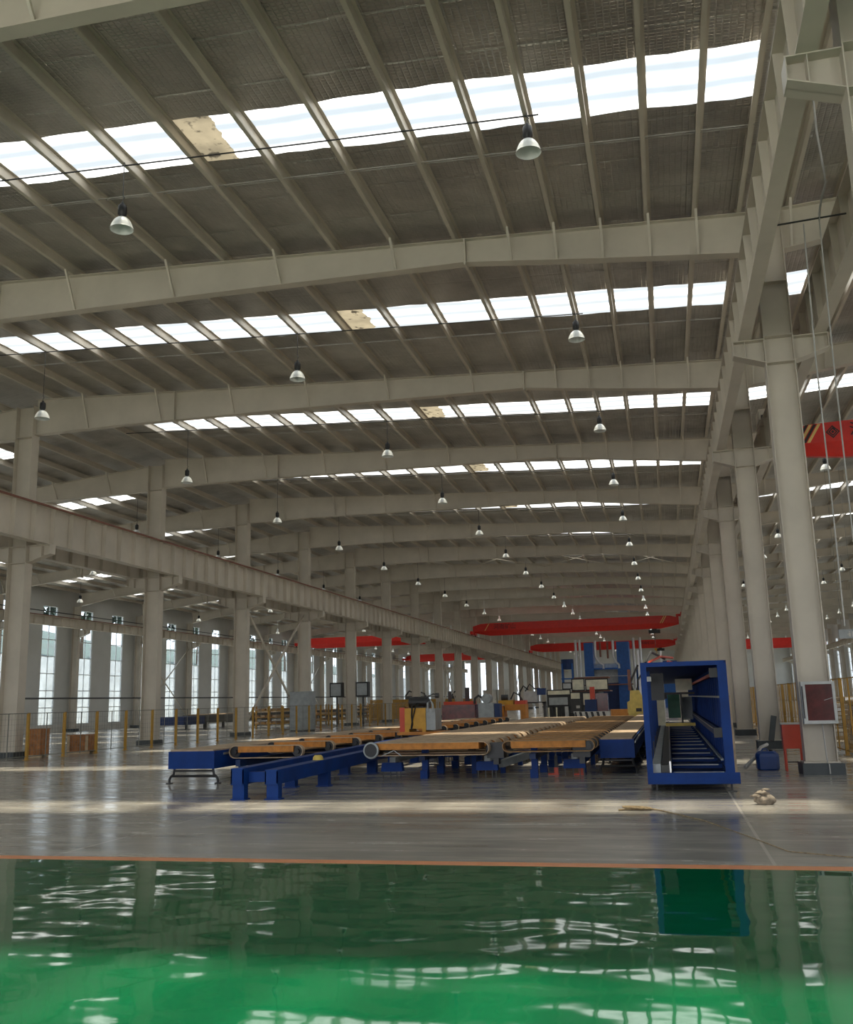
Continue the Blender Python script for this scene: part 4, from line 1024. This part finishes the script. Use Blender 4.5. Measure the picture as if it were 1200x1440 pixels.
boxes_thing('blue_cabinet_row', 'blue cabinet block right of the big furnace, behind gantry', 'machine', (-2.2,124.,0), [('body','fblue',(-1.6,3.2,0,3,0,5.2)),('pipe_bank','alu',[(-1.2,-.95,-.3,0,0,7.2),(1.6,1.8,-.3,0,0,7.)])])
# white partition cabinets far left
for i, (x, y) in enumerate(((-27.,150.),(-24.6,150.))):
    cabinet(x,y,2.1,1.2,3.0,['white cabinet far away behind the left columns, left one of two','white cabinet far away behind the left columns, right one of two'][i], M['dado'])
# dark machine lumps beyond the left columns
for i, (x, y) in enumerate(((-25.5,96.),(-26.5,104.),(-24.2,112.))):
    t = boxes_thing('drive_station', ['nearest','middle','farthest'][i]+' dark drive station beyond the yellow fence in the left bay', 'machine', (x,y,0), [('base','fenceY',(-1.,1.,-.8,.8,0,1.3)),('gearbox','dark',(-.5,.5,-.5,.5,1.3,2.1))])
    MB().tube([(-.6,0,2.1),(-.2,0,2.6),(.4,0,2.4),(.6,0,1.3)],.09,8).build('pipe', M['dark'], t, True)

# ------------------------------------------------------------------ outside
o = MB().box(-120,XWL-.3,-40,260,-.6,-.3).build('ground', M['soil']); struct(o, 'pale yard outside the left windows', 'ground')
o = MB().box(XWR+.3,120,-40,260,-.6,-.3).build('ground', M['soil']); struct(o, 'pale yard outside the right windows', 'ground')
o = MB().box(-120,120,YE+.4,300,-.6,-.3).build('ground', M['soil']); struct(o, 'pale yard beyond the end wall', 'ground')
o = MB().box(-120,120,-90,YB-.9,-.6,-.02).build('ground', M['soil']); struct(o, 'pale yard behind the camera', 'ground')
o = MB().box(-59.4,-59,-20,250,-.3,6.8).build('wall_outside', M['conc']); struct(o, 'pale concrete retaining wall outside the left windows', 'wall')
hm = MB(); hm.loft([[(-59.4,y,-.3),(-59.4,y,6.5+.3*math.sin(y*.1)),(-90,y,12.5+1.5*math.sin(y*.07)),(-119,y,15),(-119,y,-.3)] for y in range(-20,255,9)])
o = hm.build('hillside', M['leaf2']); struct(o, 'grassy hillside above the retaining wall', 'hill')
def tree_meshes(seed, mat):
    rnd = random.Random(seed)
    c = MB()
    for j in range(130):
        th = rnd.uniform(0,2*PI); ph = math.acos(rnd.uniform(-.6,1)); r = 1.9*rnd.uniform(.55,1.)
        p = Vector((r*math.sin(ph)*math.cos(th), r*math.sin(ph)*math.sin(th), 4.2+1.25*r*math.cos(ph)))
        s = rnd.uniform(.28,.6)
        a = Vector((rnd.uniform(-1,1),rnd.uniform(-1,1),rnd.uniform(-.5,.5))).normalized(); b = a.orthogonal().normalized(); d = a.cross(b)
        c.quad(p+a*s,p+b*s*.6,p-a*s,p-b*s*.6); c.quad(p+d*s,p+b*s*.6,p-d*s,p-b*s*.6)
    tr = MB().tube([(0,0,-.4),(.05,0,1.5),(0,.1,3.),(.1,0,4.5)],[.2,.16,.12,.06],8)
    return c.mesh('crown', mat), tr.mesh('trunk', M['bark'], True)
TM = [tree_meshes(1,M['leaf']), tree_meshes(2,M['leaf2'])]
for i in range(22):
    y = 66+i*6.6+random.uniform(-1,1); x = -63.5+random.uniform(-2,2)
    zg = 6.5+(12.5-6.5)*(-59.4-x)/30.6
    t = thing('tree', 'green tree above the retaining wall outside left windows, %s from near' % ORD[i], 'tree', (x,y,zg-.1), 'trees outside the left wall', random.uniform(0,6))
    cm, tm = TM[i%2]; put('crown', cm, t); put('trunk', tm, t)
    t.scale = (1.15,1.15,random.uniform(.95,1.35))

# ------------------------------------------------------------------ light
w = bpy.data.worlds.new('sky'); SC.world = w; w.use_nodes = True
nt = w.node_tree; nt.nodes.clear()
bg = nt.nodes.new('ShaderNodeBackground'); wo = nt.nodes.new('ShaderNodeOutputWorld')
tcw = nt.nodes.new('ShaderNodeTexCoord'); spw = nt.nodes.new('ShaderNodeSeparateXYZ'); rmp = nt.nodes.new('ShaderNodeValToRGB')
nt.links.new(tcw.outputs['Generated'], spw.inputs[0]); nt.links.new(spw.outputs['Z'], rmp.inputs[0])
rmp.color_ramp.elements[0].position=0; rmp.color_ramp.elements[0].color=(.97,.98,1,1); rmp.color_ramp.elements[1].position=.7; rmp.color_ramp.elements[1].color=(.70,.83,1,1)
nt.links.new(rmp.outputs[0], bg.inputs[0]); bg.inputs[1].default_value = 2.4
nt.links.new(bg.outputs[0], wo.inputs[0])
sl = bpy.data.lights.new('sun','SUN'); sl.energy = 14.5; sl.angle = math.radians(3.2); sl.color = (1,.95,.86)
so = bpy.data.objects.new('sun', sl); COL.objects.link(so)
d = Vector((.02,-.075,-1)).normalized()
so.rotation_euler = d.to_track_quat('-Z','Y').to_euler(); so.location = (0,50,40)

# ------------------------------------------------------------------ camera
f_px, yaw, pitch, roll = 1340.6, .2388, .1966, -.0263
F = Vector((-math.sin(yaw)*math.cos(pitch), math.cos(yaw)*math.cos(pitch), math.sin(pitch)))
r0 = Vector((math.cos(yaw), math.sin(yaw), 0)); u0 = r0.cross(F)
Rv = r0*math.cos(roll)+u0*math.sin(roll); U = -r0*math.sin(roll)+u0*math.cos(roll)
cd = bpy.data.cameras.new('camera'); cam = bpy.data.objects.new('camera', cd); COL.objects.link(cam)
cd.sensor_fit = 'VERTICAL'; cd.sensor_height = 36; cd.sensor_width = 30; cd.lens = 36*f_px/1440; cd.clip_end = 600; cd.clip_start = .05
mw = Matrix((Rv, U, -F)).transposed().to_4x4(); mw.translation = (0,0,1.475)
cam.matrix_world = mw
SC.camera = cam
SC.view_settings.view_transform = 'Standard'; SC.view_settings.look = 'None'; SC.view_settings.gamma = 1.0; SC.view_settings.exposure = 0.2
try: SC.view_settings.use_curve_mapping = False
except Exception: pass
SC.cycles.max_bounces = 8; SC.cycles.diffuse_bounces = 4; SC.cycles.glossy_bounces = 3; SC.cycles.transparent_max_bounces = 10
SC.cycles.use_denoising = True
